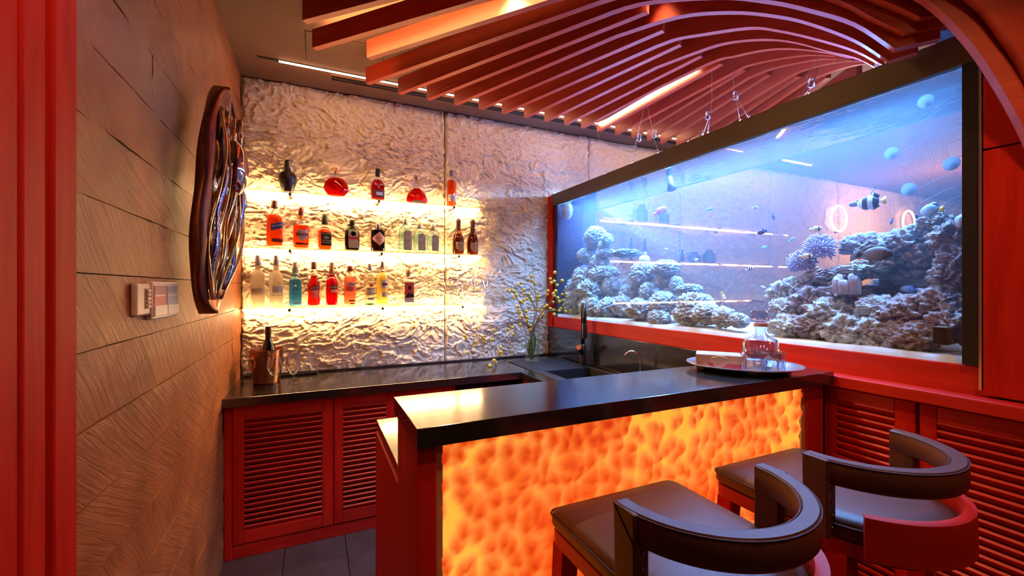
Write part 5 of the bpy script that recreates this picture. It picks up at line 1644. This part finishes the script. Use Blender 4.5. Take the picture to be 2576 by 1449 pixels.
for x, h, w, lab in ((0.583, 0.238, 0.085, 'tallest of the three pale blue gin bottles with arched labels'), (0.685, 0.210, 0.079, 'middle one of the three pale blue gin bottles with arched labels'), (0.783, 0.207, 0.079, 'rightmost of the three pale blue gin bottles with arched labels')):
    k = h / 0.238
    p = [(0, w / 2 * 0.94, w / 2 * 0.94, 5), (0.005, w / 2, w / 2, 5), (0.150 * k, w / 2, w / 2, 5), (0.172 * k, w / 2 * 0.76, w / 2 * 0.76, 3.5), (0.185 * k, 0.018, 0.018, 2), (0.215 * k, 0.0145, 0.0145, 2)]
    tb = bottle('gin_bottle', lab, x, 1, p, aqua_glass, (0.012, 0.165 * k, liquid('pale_gin_%d' % int(x * 1000), (0.84, 0.92, 0.90), (0.80, 0.90, 0.90), 0.22)), capz(0.197 * k, h, 0.0165), cap_silver,
                [('arch', 0.12, 0.62, 0.014, 0.150 * k, lb_black), ('arch', 0.12, 0.57, 0.017, 0.147 * k, lb_grey, 0.0013), ('oval', 0.12, 0.24, 0.088 * k, 0.118 * k, lb_lav, 0.0019)], [('BOMBAY', 0.0095, 0.12, 0.128 * k, print_dark), ('SAPPHIRE', 0.0085, 0.12, 0.078 * k, print_dark)], 0.12)
for x, lab in ((0.978, 'left one of two gold-brown champagne bottles with shield labels'), (1.092, 'right one of two gold-brown champagne bottles with shield labels')):
    p = [(0, 0.040, 0.040, 2), (0.005, 0.0425, 0.0425, 2), (0.10, 0.0425, 0.0425, 2), (0.13, 0.037, 0.037, 2), (0.165, 0.023, 0.023, 2), (0.19, 0.016, 0.016, 2), (0.25, 0.0145, 0.0145, 2)]
    bottle('champagne_bottle', lab, x, 1, p, amber_glass, (0.006, 0.15, liquid('champagne_%d' % int(x * 1000), (0.60, 0.34, 0.05), (0.42, 0.20, 0.03), 0.4)), [(0.0175, 0.178), (0.0165, 0.236), (0.0185, 0.240), (0.0185, 0.250), (0.0165, 0.262), (0.010, 0.268)], cap_brown,
           [('shield', 0.08, 0.80, 0.015, 0.088, lb_gold)], [('Dom Perignon', 0.0085, 0.08, 0.066, print_dark)])

# bottom shelf
p = rnd(0.29, 0.075, 0.0145, 0.195, 0.232)
bottle('vodka_bottle', 'tall frosted vodka bottle with a dark capsule, first on the bottom shelf', -0.326, 2, p, frost, None, capz(0.258, 0.321, 0.0165), cap_grey, [('rect', 0.0, 0.95, 0.088, 0.116, lb_grey)], [('BELVEDERE', 0.0125, 0.0, 0.080, print_dark)])
p = rnd(0.29, 0.078, 0.0155, 0.185, 0.228)
tb = bottle('vodka_bottle', 'tall frosted vodka bottle with a grey goose picture, second on the bottom shelf', -0.226, 2, p, frost, None, capz(0.262, 0.323, 0.017), cap_grey, [('rect', 0.35, 0.85, 0.088, 0.130, lb_lav), ('taper', -0.05, 0.40, 0.088, 0.112, lb_grey, 0.0012)], [('GREY GOOSE', 0.0115, 0.28, 0.073, print_dark)])
pf = p
mb = MB()
fly = lambda x, z: surf(pf, FRONT + x / 0.038, z, 0.0014)
mb.tube([fly(0.010, 0.158), fly(0.020, 0.146), fly(0.028, 0.141), fly(0.024, 0.152)], 0.0009, 4)
obj('bird_print', mb, print_dark, tb)
p = [(0, 0.034, 0.034, 6), (0.005, 0.036, 0.036, 6), (0.165, 0.036, 0.036, 6), (0.178, 0.030, 0.030, 4), (0.190, 0.018, 0.018, 2), (0.235, 0.016, 0.016, 2)]
bottle('gin_bottle', 'square sky-blue embossed gin bottle with a violet cap', -0.117, 2, p, blue_glass, (0.008, 0.170, blue_l), [(0.0175, 0.215), (0.017, 0.22), (0.0165, 0.280), (0.0155, 0.282)], cap_grey,
       [('rect', 0.2, 0.45, 0.016, 0.026, lb_grey)], [('BOMBAY', 0.0105, 0.1, 0.160, print_dark), ('SAPPHIRE', 0.0095, 0.1, 0.148, print_dark)], 0.1)
p = [(0, 0.036, 0.036, 2), (0.005, 0.039, 0.039, 2), (0.03, 0.038, 0.038, 2), (0.07, 0.034, 0.034, 2), (0.13, 0.039, 0.039, 2), (0.155, 0.034, 0.034, 2), (0.175, 0.020, 0.020, 2), (0.20, 0.0175, 0.0175, 2), (0.255, 0.014, 0.014, 2)]
bottle('aperitif_bottle', 'waisted orange-red aperitif bottle with a slanted dark label', -0.009, 2, p, clear_glass, (0.006, 0.20, redor_l), capz(0.240, 0.288, 0.0165), cap_brown,
       [('rect', 0.20, 0.95, 0.106, 0.128, lb_maroon, 0.0008, 0.006), ('taper', 0.35, 0.55, 0.055, 0.103, lb_pink)], [('APEROL', 0.0155, 0.22, 0.1175, print_white, 0.18)])
p = rnd(0.26, 0.073, 0.0155, 0.165, 0.195)
bottle('bitter_bottle', 'crimson bitter bottle with a bold white name on a black band', 0.100, 2, p, clear_glass, (0.006, 0.205, red_l), capz(0.216, 0.288, 0.0165), cap_tan,
       [('rect', 0.55, 0.80, 0.112, 0.134, lb_black), ('rect', 0.62, 0.70, 0.088, 0.108, lb_pink)], [('CAMPARI', 0.0170, 0.55, 0.1225, print_white)])
p = rnd(0.25, 0.077, 0.0165, 0.175, 0.222, 2.6)
bottle('pink_gin_bottle', 'pink-orange gin bottle with a pink name label and dark red cap', 0.213, 2, p, clear_glass, (0.008, 0.195, pink_l), capz(0.230, 0.267, 0.0185), cap_red,
       [('arch', 0.35, 0.80, 0.128, 0.160, lb_pink), ('rect', 0.25, 1.0, 0.096, 0.126, plain('coral_label', (0.85, 0.12, 0.08), 0.5)), ('rect', 0.35, 0.55, 0.026, 0.038, lb_maroon), ('rect', 0.40, 0.40, 0.008, 0.018, lb_rose)], [("GORDON'S", 0.0130, 0.35, 0.142, print_dark), ('GIN', 0.016, 0.30, 0.110, lb_rose)])
p = rnd(0.26, 0.074, 0.0145, 0.170, 0.215)
bottle('rum_bottle', 'clear rum bottle with a red bat roundel and black lettering', 0.339, 2, p, clear_glass, (0.014, 0.19, clear_l), capz(0.240, 0.283, 0.0160), cap_silver,
       [('oval', 0.30, 0.40, 0.124, 0.148, lb_rose), ('rect', 0.20, 0.85, 0.070, 0.118, lb_white, 0.0005), ('rect', 0.25, 0.62, 0.036, 0.053, lb_grey), ('oval', 0, 0.9, 0.002, 0.014, plain('green_foot', (0.25, 0.5, 0.06), 0.5))], [('BACARDI', 0.0145, 0.34, 0.112, print_dark), ('carta blanca', 0.0100, 0.25, 0.080, print_dark)])
p = [(0, 0.038, 0.038, 2), (0.005, 0.042, 0.042, 2), (0.03, 0.039, 0.039, 2), (0.08, 0.039, 0.039, 2), (0.175, 0.042, 0.042, 2), (0.205, 0.033, 0.033, 2), (0.232, 0.018, 0.018, 2), (0.28, 0.0135, 0.0135, 2)]
bottle('vermouth_bottle', 'pale yellow vermouth bottle with a round white and red emblem', 0.425, 2, p, clear_glass, (0.008, 0.225, yellow_l), capz(0.262, 0.303, 0.0160), cap_silver,
       [('oval', 0.38, 0.62, 0.112, 0.176, lb_lav), ('diamond', 0.40, 0.40, 0.130, 0.158, lb_rose, 0.0012), ('rect', 0.42, 0.56, 0.139, 0.149, lb_black, 0.0016), ('rect', 0.36, 0.55, 0.056, 0.088, lb_grey)], [('MARTINI', 0.0100, 0.42, 0.144, print_white)])
p = [(0, 0.042, 0.030, 5), (0.006, 0.046, 0.033, 5), (0.160, 0.046, 0.033, 5), (0.172, 0.036, 0.027, 4), (0.178, 0.020, 0.018, 2), (0.205, 0.014, 0.014, 2)]
tb = bottle('rectangular_gin_bottle', 'flat rectangular bottle with a red picture label, rightmost on the bottom shelf', 0.605, 2, p, clear_glass, (0.012, 0.166, clear_l), [(0.013, 0.200), (0.0145, 0.214), (0.0165, 0.222), (0.0165, 0.246), (0.015, 0.248)], cap_tan,
            [('rect', 0.0, 0.80, 0.046, 0.156, lb_rose), ('rect', 0.0, 0.80, 0.016, 0.045, lb_white)], [('TINY BEAST', 0.0085, 0.0, 0.036, print_dark)], 0.05)
q = 0.0345
mb = MB()
fig = lambda pts: mb.add([(x, -q, z) for x, z in pts], [tuple(range(len(pts)))])
fig([(-0.010, 0.112), (0.002, 0.102), (0.012, 0.112), (0.014, 0.126), (0.004, 0.136), (-0.008, 0.132)])
fig([(-0.030, 0.050), (0.030, 0.050), (0.034, 0.066), (0.018, 0.082), (0.006, 0.078), (-0.010, 0.086), (-0.018, 0.070)])
obj('figure_print', mb, print_dark, tb)


# stem glasses standing at the right end of the bottom shelf and on the worktop
def stem_glass(label, x, y, z, h, r_, kind, group):
    t = thing('stem_glass', label, 'glass', (x, y, z), group, True)
    sh = {'coupe': [(0.006, 0.58), (r_ * 0.55, 0.62), (r_ * 0.72, 0.70), (r_ * 0.75, 0.82), (r_ * 0.98, 1.0)], 'martini': [(0.006, 0.62), (r_ * 0.25, 0.66), (r_ * 0.6, 0.82), (r_, 1.0)],
          'snifter': [(0.006, 0.32), (r_ * 0.45, 0.37), (r_ * 0.85, 0.50), (r_, 0.64), (r_ * 0.95, 0.82), (r_ * 0.80, 1.0)]}[kind]
    sl = sh[0][1]
    obj('bowl', MB().lathe([(a, b_ * h) for a, b_ in sh] + [(a - 0.0012, b_ * h) for a, b_ in reversed(sh)], 26, caps=False), thin_glass, t, smooth=60)
    obj('stem', MB().lathe([(0.0050, 0.004), (0.0036, 0.014), (0.0036, sl * h - 0.008), (0.006, sl * h)], 12), clear_glass, t, smooth=60)
    obj('foot', MB().lathe([(r_ * 0.86, 0), (r_ * 0.86, 0.0015), (r_ * 0.4, 0.004), (0.005, 0.007)], 26), clear_glass, t, smooth=60)
    return t


gl = 'stem glasses on the bottom shelf'
stem_glass('coupe glass nearest the bottles on the bottom shelf', 0.898, 3.09, SZ[2] + 0.0005, 0.139, 0.036, 'coupe', gl)
stem_glass('small round coupe glass second from the bottles on the bottom shelf', 0.958, 3.115, SZ[2] + 0.0005, 0.132, 0.026, 'coupe', gl)
stem_glass('coupe glass in the middle of the five shelf glasses', 1.022, 3.08, SZ[2] + 0.0005, 0.138, 0.036, 'coupe', gl)
stem_glass('martini glass beside the outermost glass on the bottom shelf', 1.103, 3.10, SZ[2] + 0.0005, 0.172, 0.034, 'martini', gl)
stem_glass('martini glass at the very end of the bottom shelf', 1.200, 3.09, SZ[2] + 0.0005, 0.172, 0.038, 'martini', gl)
gl = 'stem glasses beside the ice bucket'
stem_glass('short stem glass in front of the copper ice bucket', -0.216, 2.800, CTR + 0.0005, 0.165, 0.040, 'snifter', gl)
stem_glass('front short stem glass right of the copper ice bucket', -0.117, 2.80, CTR + 0.0005, 0.165, 0.040, 'snifter', gl)
stem_glass('rear short stem glass right of the copper ice bucket', -0.118, 2.945, CTR + 0.0005, 0.165, 0.040, 'snifter', gl)

# ice bucket with champagne
bx, by = -0.262, 2.915
t = thing('ice_bucket', 'copper ice bucket with lion ring handles on the worktop', 'bucket', (bx, by, CTR + 0.0005), None, True)
obj('shell', MB().lathe([(0.068, 0.0), (0.072, 0.004), (0.090, 0.190), (0.097, 0.196), (0.097, 0.199), (0.087, 0.197), (0.069, 0.008), (0.02, 0.006)], 40), copper, t, smooth=50)
for s_, a in ((-1, math.radians(225)), (1, math.radians(45))):
    ca, sa = math.cos(a), math.sin(a)
    h = obj('handle_boss', MB().sphere((0.088 * ca, 0.088 * sa, 0.150), 0.016, 0.016, 0.016, 14, 10), copper, t, smooth=True)
    tx, ty = -sa, ca
    ring = [((0.092 + 0.004) * ca + tx * 0.024 * math.cos(b_), (0.092 + 0.004) * sa + ty * 0.024 * math.cos(b_), 0.122 + 0.032 * math.sin(b_)) for b_ in np.linspace(0, 2 * math.pi, 25)[:-1]]
    obj('ring', MB().tube(ring, 0.0035, 8, True), copper, h, smooth=True)
t = thing('champagne_bottle', 'dark champagne bottle standing in the copper ice bucket', 'bottle', (bx + 0.008, by, CTR + 0.010), None, True)
obj('glass_body', MB().lathe([(0.036, 0.0), (0.042, 0.004), (0.042, 0.155), (0.036, 0.19), (0.024, 0.225), (0.016, 0.25), (0.0145, 0.29), (0.0145, 0.315)], 28), dark_glass, t, smooth=50)
obj('wine', MB().lathe([(0.036, 0.004), (0.040, 0.008), (0.040, 0.155), (0.033, 0.19), (0.021, 0.225), (0.013, 0.25)], 24), liquid('champagne_dark', (0.12, 0.08, 0.03), (0.14, 0.07, 0.02), 0.5), t, smooth=50)
obj('foil', MB().lathe([(0.0165, 0.270), (0.0158, 0.312), (0.0150, 0.322), (0.008, 0.324)], 20), plain('dark_foil', (0.06, 0.025, 0.015), 0.4, 0.5), t, smooth=50)
t = thing('flat_bar', 'flat dark metal bar lying against the foot of the stone wall', 'bar', (-0.115, 3.06, CTR), None, True, 0.05)
obj('body', MB().box(-0.13, 0.13, -0.014, 0.014, 0.0005, 0.014), gunmetal, t, bevel=0.002)
obj('end_cap', MB().box(0.126, 0.134, -0.0145, 0.0145, 0.0005, 0.0145), steel, t, bevel=0.001)

# ---- vase with berry branches
vx, vy, vz = 1.488, 2.872, CTR + 0.0065
t = thing('glass_vase', 'tall clear cylinder vase holding yellow berry branches', 'vase', (vx, vy, vz), None, True)
obj('glass', MB().lathe([(0.050, 0.0), (0.055, 0.003), (0.056, 0.29), (0.052, 0.29), (0.051, 0.014), (0.02, 0.012)], 36), clear_glass, t, smooth=50)
obj('water', MB().lathe([(0.049, 0.014), (0.050, 0.016), (0.050, 0.145)], 30), liquid('vase_water', (0.90, 0.96, 0.90), (0.8, 0.9, 0.8), 0.05), t, smooth=50)
leaf_mat = noisy('green_leaf', [(0.3, (0.05, 0.14, 0.02)), (0.7, (0.12, 0.26, 0.04))], (1, 1, 1), 30, 4, 0.5, 0.2, 0.002)
twig_mat = noisy('brown_twig', [(0.3, (0.12, 0.06, 0.025)), (0.7, (0.24, 0.13, 0.05))], (1, 1, 1), 60, 4, 0.7, 0.3, 0.001)
berry_mat = noisy('yellow_berry', [(0.3, (0.62, 0.36, 0.02)), (0.7, (0.86, 0.58, 0.05))], (1, 1, 1), 40, 3, 0.45, 0.1, 0.001)
berry_tip = plain('berry_tip', (0.06, 0.035, 0.01), 0.6)
for i, (lw, lh, rz, tilt) in enumerate(((0.040, 0.19, 0.4, 0.10), (0.034, 0.16, 1.8, -0.08), (0.028, 0.13, 2.9, 0.05))):
    rows = []
    for k in range(9):
        s_ = k / 8
        w_ = lw * math.sin(math.pi * (0.06 + 0.90 * s_)) ** 0.8
        cx = tilt * lh * s_
        rows.append([(cx - w_, 0.010 * (1 - s_), 0.03 + lh * s_), (cx, 0.016 * math.sin(3 * s_), 0.03 + lh * s_), (cx + w_, 0.010 * (1 - s_), 0.03 + lh * s_), (cx, 0.016 * math.sin(3 * s_) - 0.0015, 0.03 + lh * s_)])
    tl = thing('leaf', 'broad green leaf inside the vase, ' + ('largest of three', 'middle-sized of three', 'smallest of three')[i], 'leaf', (vx, vy - 0.005 + 0.012 * i, vz), 'leaves in the vase', True, rz)
    obj('blade', MB().loft(rows), leaf_mat, tl, smooth=True)
    obj('stalk', MB().tube([(0, 0, 0.018), (0, 0.002, 0.04)], 0.002, 6), leaf_mat, tl)
bw_ = ['leaning up to the left, outermost on that side', 'upright, left of centre, with a thin bare tip', 'standing nearly straight up in the middle', 'upright, right of centre', 'reaching highest on the right beside the jamb',
       'arching far right toward the tap', 'bending left and drooping onto the worktop', 'running far left, upper of the two low ones', 'running far left, lower of the two low ones', 'leaning right in front of the tank']
bsrc = None
for i, (br, bs_) in enumerate(zip(BRANCHES, BERRIES)):
    base = (vx - 0.018 + 0.004 * i, vy - 0.012 + 0.0025 * i, vz + 0.016)
    neck = (vx - 0.016 + 0.0035 * i, vy - 0.012 + 0.0025 * i, vz + 0.20)
    t = thing('berry_branch', 'branch of yellow berries in the vase, ' + bw_[i], 'branch', base, 'yellow berry branches')
    pts = smooth_path([base, neck] + [tuple(p_) for p_ in br[2:]], 4)
    m_ = len(pts)
    obj('stem', MB().tube(pts, [0.0042 * (1 - k / m_) + 0.0012 for k in range(m_)], 7), twig_mat, t, smooth=True)
    for b_ in bs_:
        bp_ = Vector(b_)
        near = min((Vector(p_) for p_ in pts), key=lambda q_: (q_ - bp_).length)
        if bsrc is None:
            me = MB().sphere((0, 0, 0), 1, 1, 0.95, 14, 9).mesh('berry')
            me.materials.append(berry_mat)
            me.polygons.foreach_set('use_smooth', [True] * len(me.polygons))
            bsrc = me
            me2 = MB().sphere((0.5, -0.72, -0.4), 0.22, 0.18, 0.22, 8, 6).mesh('berry_tip')
            me2.materials.append(berry_tip)
        rr = random.uniform(0.0115, 0.0155)
        o = bpy.data.objects.new('berry', bsrc)
        COL.objects.link(o)
        o.parent = t
        o.location = bp_ - Vector(base)
        o.scale = (rr, rr, rr)
        o.rotation_euler = (random.uniform(-1, 1), random.uniform(-1, 1), random.uniform(-2, 2))
        o2 = bpy.data.objects.new('berry_tip', me2)
        COL.objects.link(o2)
        o2.parent = o
        if (near - bp_).length > rr:
            obj('twig', MB().tube([near, (near + bp_) / 2 + Vector((0, 0, 0.004)), bp_], 0.0011, 5), twig_mat, t, smooth=True)

# ---- tray with tissue box, tumblers and decanter
tx, ty, tz = 1.445, 1.085, BT + 0.0005
t = thing('steel_tray', 'oval polished steel tray near the right end of the bar top', 'tray', (tx, ty, tz), None, True, math.radians(-42))
prof = [(0.72, 0.0), (0.78, 0.001), (0.86, 0.020), (1.0, 0.022), (1.005, 0.024), (1.0, 0.0255), (0.86, 0.0235), (0.765, 0.004), (0.3, 0.0035)]
obj('dish', MB().loft([[(0.195 * a * math.cos(b_), 0.160 * a * math.sin(b_), z) for b_ in np.linspace(0, 2 * math.pi, 65)[:-1]] for a, z in prof]), steel, t, smooth=50)
trz = tz + 0.004
box_mat, nt, b = mat('tissue_box_print')
v = coords(nt, (1, 1, 1))
w_ = node(nt, 'ShaderNodeTexNoise', i_Scale=11.0, i_Detail=1, i_Distortion=0.6)
nt.links.new(v, w_.inputs['Vector'])
r = ramp(nt, [(0.0, (0.50, 0.20, 0.12)), (0.45, (0.62, 0.34, 0.22)), (0.50, (0.52, 0.05, 0.07)), (0.62, (0.45, 0.03, 0.06))], 'CONSTANT')
nt.links.new(w_.outputs['Fac'], r.inputs['Fac'])
nt.links.new(r.outputs['Color'], b.inputs['Base Color'])
b.inputs['Roughness'].default_value = 0.3
ca_ = math.atan2(-0.082, 0.072)
t = thing('tissue_box', 'red and tan printed tissue box with a blue patterned lid on the tray', 'box', (1.368, 1.128, trz), None, True, ca_)
obj('carton', MB().box(-0.075, 0.075, -0.045, 0.045, 0, 0.042), box_mat, t, bevel=0.002)
lid = obj('lid', MB().box(-0.0765, 0.0765, -0.0465, 0.0465, 0.026, 0.056), plain('tan_lid', (0.50, 0.24, 0.14), 0.4), t, bevel=0.002)
obj('lid_top', MB().box(-0.074, 0.074, -0.044, 0.044, 0.056, 0.0568), noisy('blue_pattern_lid', [(0.35, (0.30, 0.34, 0.55)), (0.6, (0.60, 0.62, 0.78))], (1, 1, 1), 60, 4, 0.3, 0, 0, distortion=2), lid)
lips = [(0.004 + 0.030 * math.cos(a), -0.0472, 0.043 + 0.0105 * math.sin(a) - 0.004 * abs(math.cos(a)) ** 0.5) for a in np.linspace(0, 2 * math.pi, 25)[:-1]]
obj('gold_cutout', MB().tube(lips, 0.0016, 6, True), cap_gold, lid, smooth=True)


def cut_tumbler(label, x, y):
    t = thing('tumbler', label, 'glass', (x, y, trz), 'cut glass tumblers', True)
    rows = []
    for z, r_ in ((0, 0.031), (0.004, 0.034), (0.03, 0.036), (0.050, 0.0375), (0.052, 0.0385), (0.074, 0.040)):
        rows.append([((r_ + (0.0012 * (-1) ** k if z < 0.051 else 0)) * math.cos(2 * math.pi * k / 28), (r_ + (0.0012 * (-1) ** k if z < 0.051 else 0)) * math.sin(2 * math.pi * k / 28), z) for k in range(28)])
    for z, r_ in ((0.074, 0.0375), (0.05, 0.035), (0.016, 0.031)):
        rows.append([(r_ * math.cos(2 * math.pi * k / 28), r_ * math.sin(2 * math.pi * k / 28), z) for k in range(28)])
    obj('glass', MB().loft(rows), cut_glass, t, smooth=30)
    mb_ = MB()
    for k in range(14):
        a = 2 * math.pi * k / 14
        mb_.tube([(0.0372 * math.cos(a), 0.0372 * math.sin(a), 0.006), (0.0390 * math.cos(a + 0.22), 0.0390 * math.sin(a + 0.22), 0.048)], 0.0010, 4)
    obj('cut_lines', mb_, cut_glass, t)


cut_tumbler('left cut glass tumbler on the steel tray', 1.405, 1.010)
cut_tumbler('right cut glass tumbler on the steel tray, before the decanter', 1.478, 0.992)
t = thing('crystal_decanter', 'square cut crystal decanter with a chunky stopper on the tray', 'decanter', (1.512, 1.062, trz), None, True, 0.5)
prof = [(0, 0.050, 0.050, 5), (0.004, 0.055, 0.055, 5), (0.095, 0.057, 0.057, 5), (0.110, 0.050, 0.050, 4), (0.120, 0.030, 0.030, 2.5), (0.132, 0.019, 0.019, 2), (0.150, 0.017, 0.017, 2), (0.158, 0.023, 0.023, 2)]
obj('body', MB().loft([ring_pts(a, b_, e, z, 36) for z, a, b_, e in prof]), cut_glass, t, smooth=35)
mb = MB()
for side in range(4):
    a0 = side * math.pi / 2
    for k in range(6):
        s0 = -0.75 + 0.3 * k
        for sg in (1, -1):
            p0 = surf(prof, a0 + 0.62 * s0, 0.012, 0.0006)
            p1 = surf(prof, a0 + 0.62 * (s0 + sg * 0.32), 0.085, 0.0006)
            mb.tube([p0, p1], 0.0011, 4)
obj('cut_lines', mb, cut_glass, t)
obj('collar', MB().lathe([(0.0235, 0.157), (0.0245, 0.160), (0.0225, 0.170)], 24), plain('pink_collar', (0.55, 0.25, 0.20), 0.4), t, smooth=50)
obj('stopper', MB().loft([ring_pts(a, a, e, z, 24) for z, a, e in ((0.165, 0.014, 2), (0.178, 0.016, 2), (0.182, 0.028, 4), (0.188, 0.032, 4), (0.212, 0.032, 4), (0.217, 0.028, 4))]), cut_glass, t, smooth=30)

# ================================================================ sculpture and wall devices on the slate wall
sc = thing('wall_sculpture', 'tall bronze shell-like wall sculpture with shiny gold and blue inside', 'sculpture', (-0.40, 1.89, 1.305))
sc.location.x += 0.050
sc.rotation_euler[2] = math.radians(-15)
cy, cz = 1.890, 1.734


def shell_half(t_):
    """half width (along y) and centre shift of the outline at height parameter t_ in [-1, 1]"""
    w_ = 0.150 * (max(0.0, 1 - abs(t_) ** 2.6)) ** 0.55
    return w_, 0.030 * math.sin(1.7 * t_) + 0.02 * t_


rings = []
NT = 40
for k in range(NT + 1):
    t_ = -1 + 2 * k / NT
    w_, sh = shell_half(max(-0.998, min(0.998, t_)))
    w_ = max(w_, 0.02)
    z = cz + 0.425 * t_
    dep = 0.062 + 0.035 * (1 - t_ * t_)
    ring = []
    for i in range(24):
        a = 2 * math.pi * i / 24
        # rim rolled: body of the shell bulges from the wall, hollowed in front
        yy = cy + sh + w_ * math.cos(a)
        s_ = math.sin(a)
        xx = XL + 0.012 + dep * (0.5 + 0.5 * s_ if s_ > 0 else 0.5 + 0.5 * s_)
        if s_ > 0:
            xx -= 0.045 * math.exp(-((math.cos(a) - 0.10) / 0.74) ** 6) * (1 - t_ ** 4)
        ring.append((xx, yy + 0.004 * math.sin(9 * t_ + i), z))
    rings.append(ring)
shell = obj('shell', MB().loft(rings), bronze, sc, smooth=True)
# folded shiny lining in the hollow
nu, nv = 26, 80
vsv = []
for j in range(nv):
    t_ = -0.93 + 1.84 * j / (nv - 1)
    w_, sh = shell_half(t_)
    dep = 0.062 + 0.035 * (1 - t_ * t_)
    for i in range(nu):
        s_ = -0.74 + 1.62 * i / (nu - 1)
        fold = 0.014 * math.sin(9.0 * s_ + 3.2 * math.sin(2.1 * t_) + 1.5 * math.sin(6 * t_)) + 0.006 * math.sin(21 * s_ + 9 * t_)
        vsv.append((XL + 0.012 + dep - 0.040 + 0.022 * abs(s_) ** 2 + fold, cy + sh + w_ * s_, cz + 0.425 * t_))
mb = MB()
mb.v = vsv
mb.f = grid_faces(nu, nv)
lin = obj('gold_lining', mb, gold_polish, shell, smooth=True)
for j, (s0, s1, ph) in enumerate(((-0.50, -0.22, 0.0), (-0.05, 0.20, 1.0), (0.42, 0.66, 2.2))):
    rows = []
    for k in range(30):
        t_ = -0.80 + 1.45 * k / 29
        w_, sh = shell_half(t_)
        dep = 0.062 + 0.035 * (1 - t_ * t_)
        wob = 0.12 * math.sin(3.2 * t_ + ph)
        x = XL + 0.012 + dep - 0.012 + 0.006 * math.sin(11 * t_ + ph)
        ya, yb = cy + sh + w_ * (s0 + wob), cy + sh + w_ * (s1 + wob * 0.6)
        rows.append([(x - 0.012, ya, cz + 0.425 * t_), (x + 0.004, (ya + yb) / 2, cz + 0.425 * t_), (x - 0.012, yb, cz + 0.425 * t_), (x - 0.020, (ya + yb) / 2, cz + 0.425 * t_)])
    obj('mirror_fold', MB().loft(rows), mirror_blue if j != 1 else gold_polish, lin, smooth=True)
mb = MB()
for ph, s0 in ((0.0, -0.58), (0.8, -0.30), (1.7, 0.05), (2.6, 0.36), (3.3, 0.70)):
    pts = []
    for k in range(26):
        t_ = -0.88 + 1.66 * k / 25
        w_, sh = shell_half(t_)
        dep = 0.062 + 0.035 * (1 - t_ * t_)
        pts.append((XL + 0.012 + dep - 0.014 + 0.008 * math.sin(5 * t_ + ph), cy + sh + w_ * (s0 + 0.12 * math.sin(4 * t_ + ph)), cz + 0.425 * t_))
    mb.tube(pts, [0.003 + 0.004 * (0.5 + 0.5 * math.sin(k * 0.7 + ph)) for k in range(26)], 8)
obj('gold_veins', mb, gold_polish, lin, smooth=True)
obj('mirror_bubble', MB().sphere((XL + 0.088, cy + 0.045, cz + 0.12), 0.045, 0.060, 0.105, 28, 18), noisy('bubble_metal', [(0.3, (0.50, 0.30, 0.20)), (0.7, (0.66, 0.42, 0.30))], (1, 1, 1), 6, 2, 0.08, 0.1, 0.002, metal=1.0), shell, smooth=True)

# light switch
t = thing('wall_switch', 'beige wall switch with a column of small tan buttons', 'switch', (XL + 0.01, 1.43, 1.330))
pl = obj('plate', MB().box(XL + 0.002, XL + 0.016, 1.385, 1.480, 1.327, 1.413), beige_plastic, t, bevel=0.005)
obj('recess', MB().box(XL + 0.016, XL + 0.017, 1.438, 1.474, 1.344, 1.399), plain('switch_recess', (0.30, 0.17, 0.09), 0.5), pl)
for k in range(5):
    obj('button', MB().box(XL + 0.016, XL + 0.022, 1.444, 1.468, 1.346 + 0.0105 * k, 1.354 + 0.0105 * k), tan_button, pl, bevel=0.0015)
# box with two printed cards
t = thing('card_dispenser', 'white wall box holding one red and one grey-blue printed card', 'dispenser', (XL + 0.012, 1.60, 1.312))
bd = obj('case', MB().box(XL + 0.002, XL + 0.019, 1.487, 1.722, 1.312, 1.418), white_plastic, t, bevel=0.004)
obj('vent_mark', MB().box(XL + 0.012, XL + 0.016, 1.4862, 1.4875, 1.319, 1.3205).box(XL + 0.012, XL + 0.016, 1.4862, 1.4875, 1.323, 1.3245), print_dark, bd)
for y0, y1, m_ in ((1.496, 1.600, red_card), (1.612, 1.714, blue_card)):
    h = obj('holder', MB().box(XL + 0.019, XL + 0.024, y0 - 0.003, y1 + 0.003, 1.320, 1.350), white_plastic, bd, bevel=0.001)
    c_ = obj('card', MB().box(XL + 0.019, XL + 0.0208, y0, y1, 1.350, 1.406), m_, bd)
    obj('card_band', MB().box(XL + 0.0208, XL + 0.0213, y0 + 0.006, y1 - 0.010, 1.376, 1.381), white_plastic, c_)
    obj('card_photo', MB().box(XL + 0.0208, XL + 0.0213, y0 + 0.010, y1 - 0.012, 1.385, 1.403), plain('card_photo', (0.36, 0.20, 0.20) if m_ is red_card else (0.34, 0.35, 0.38), 0.5), c_)
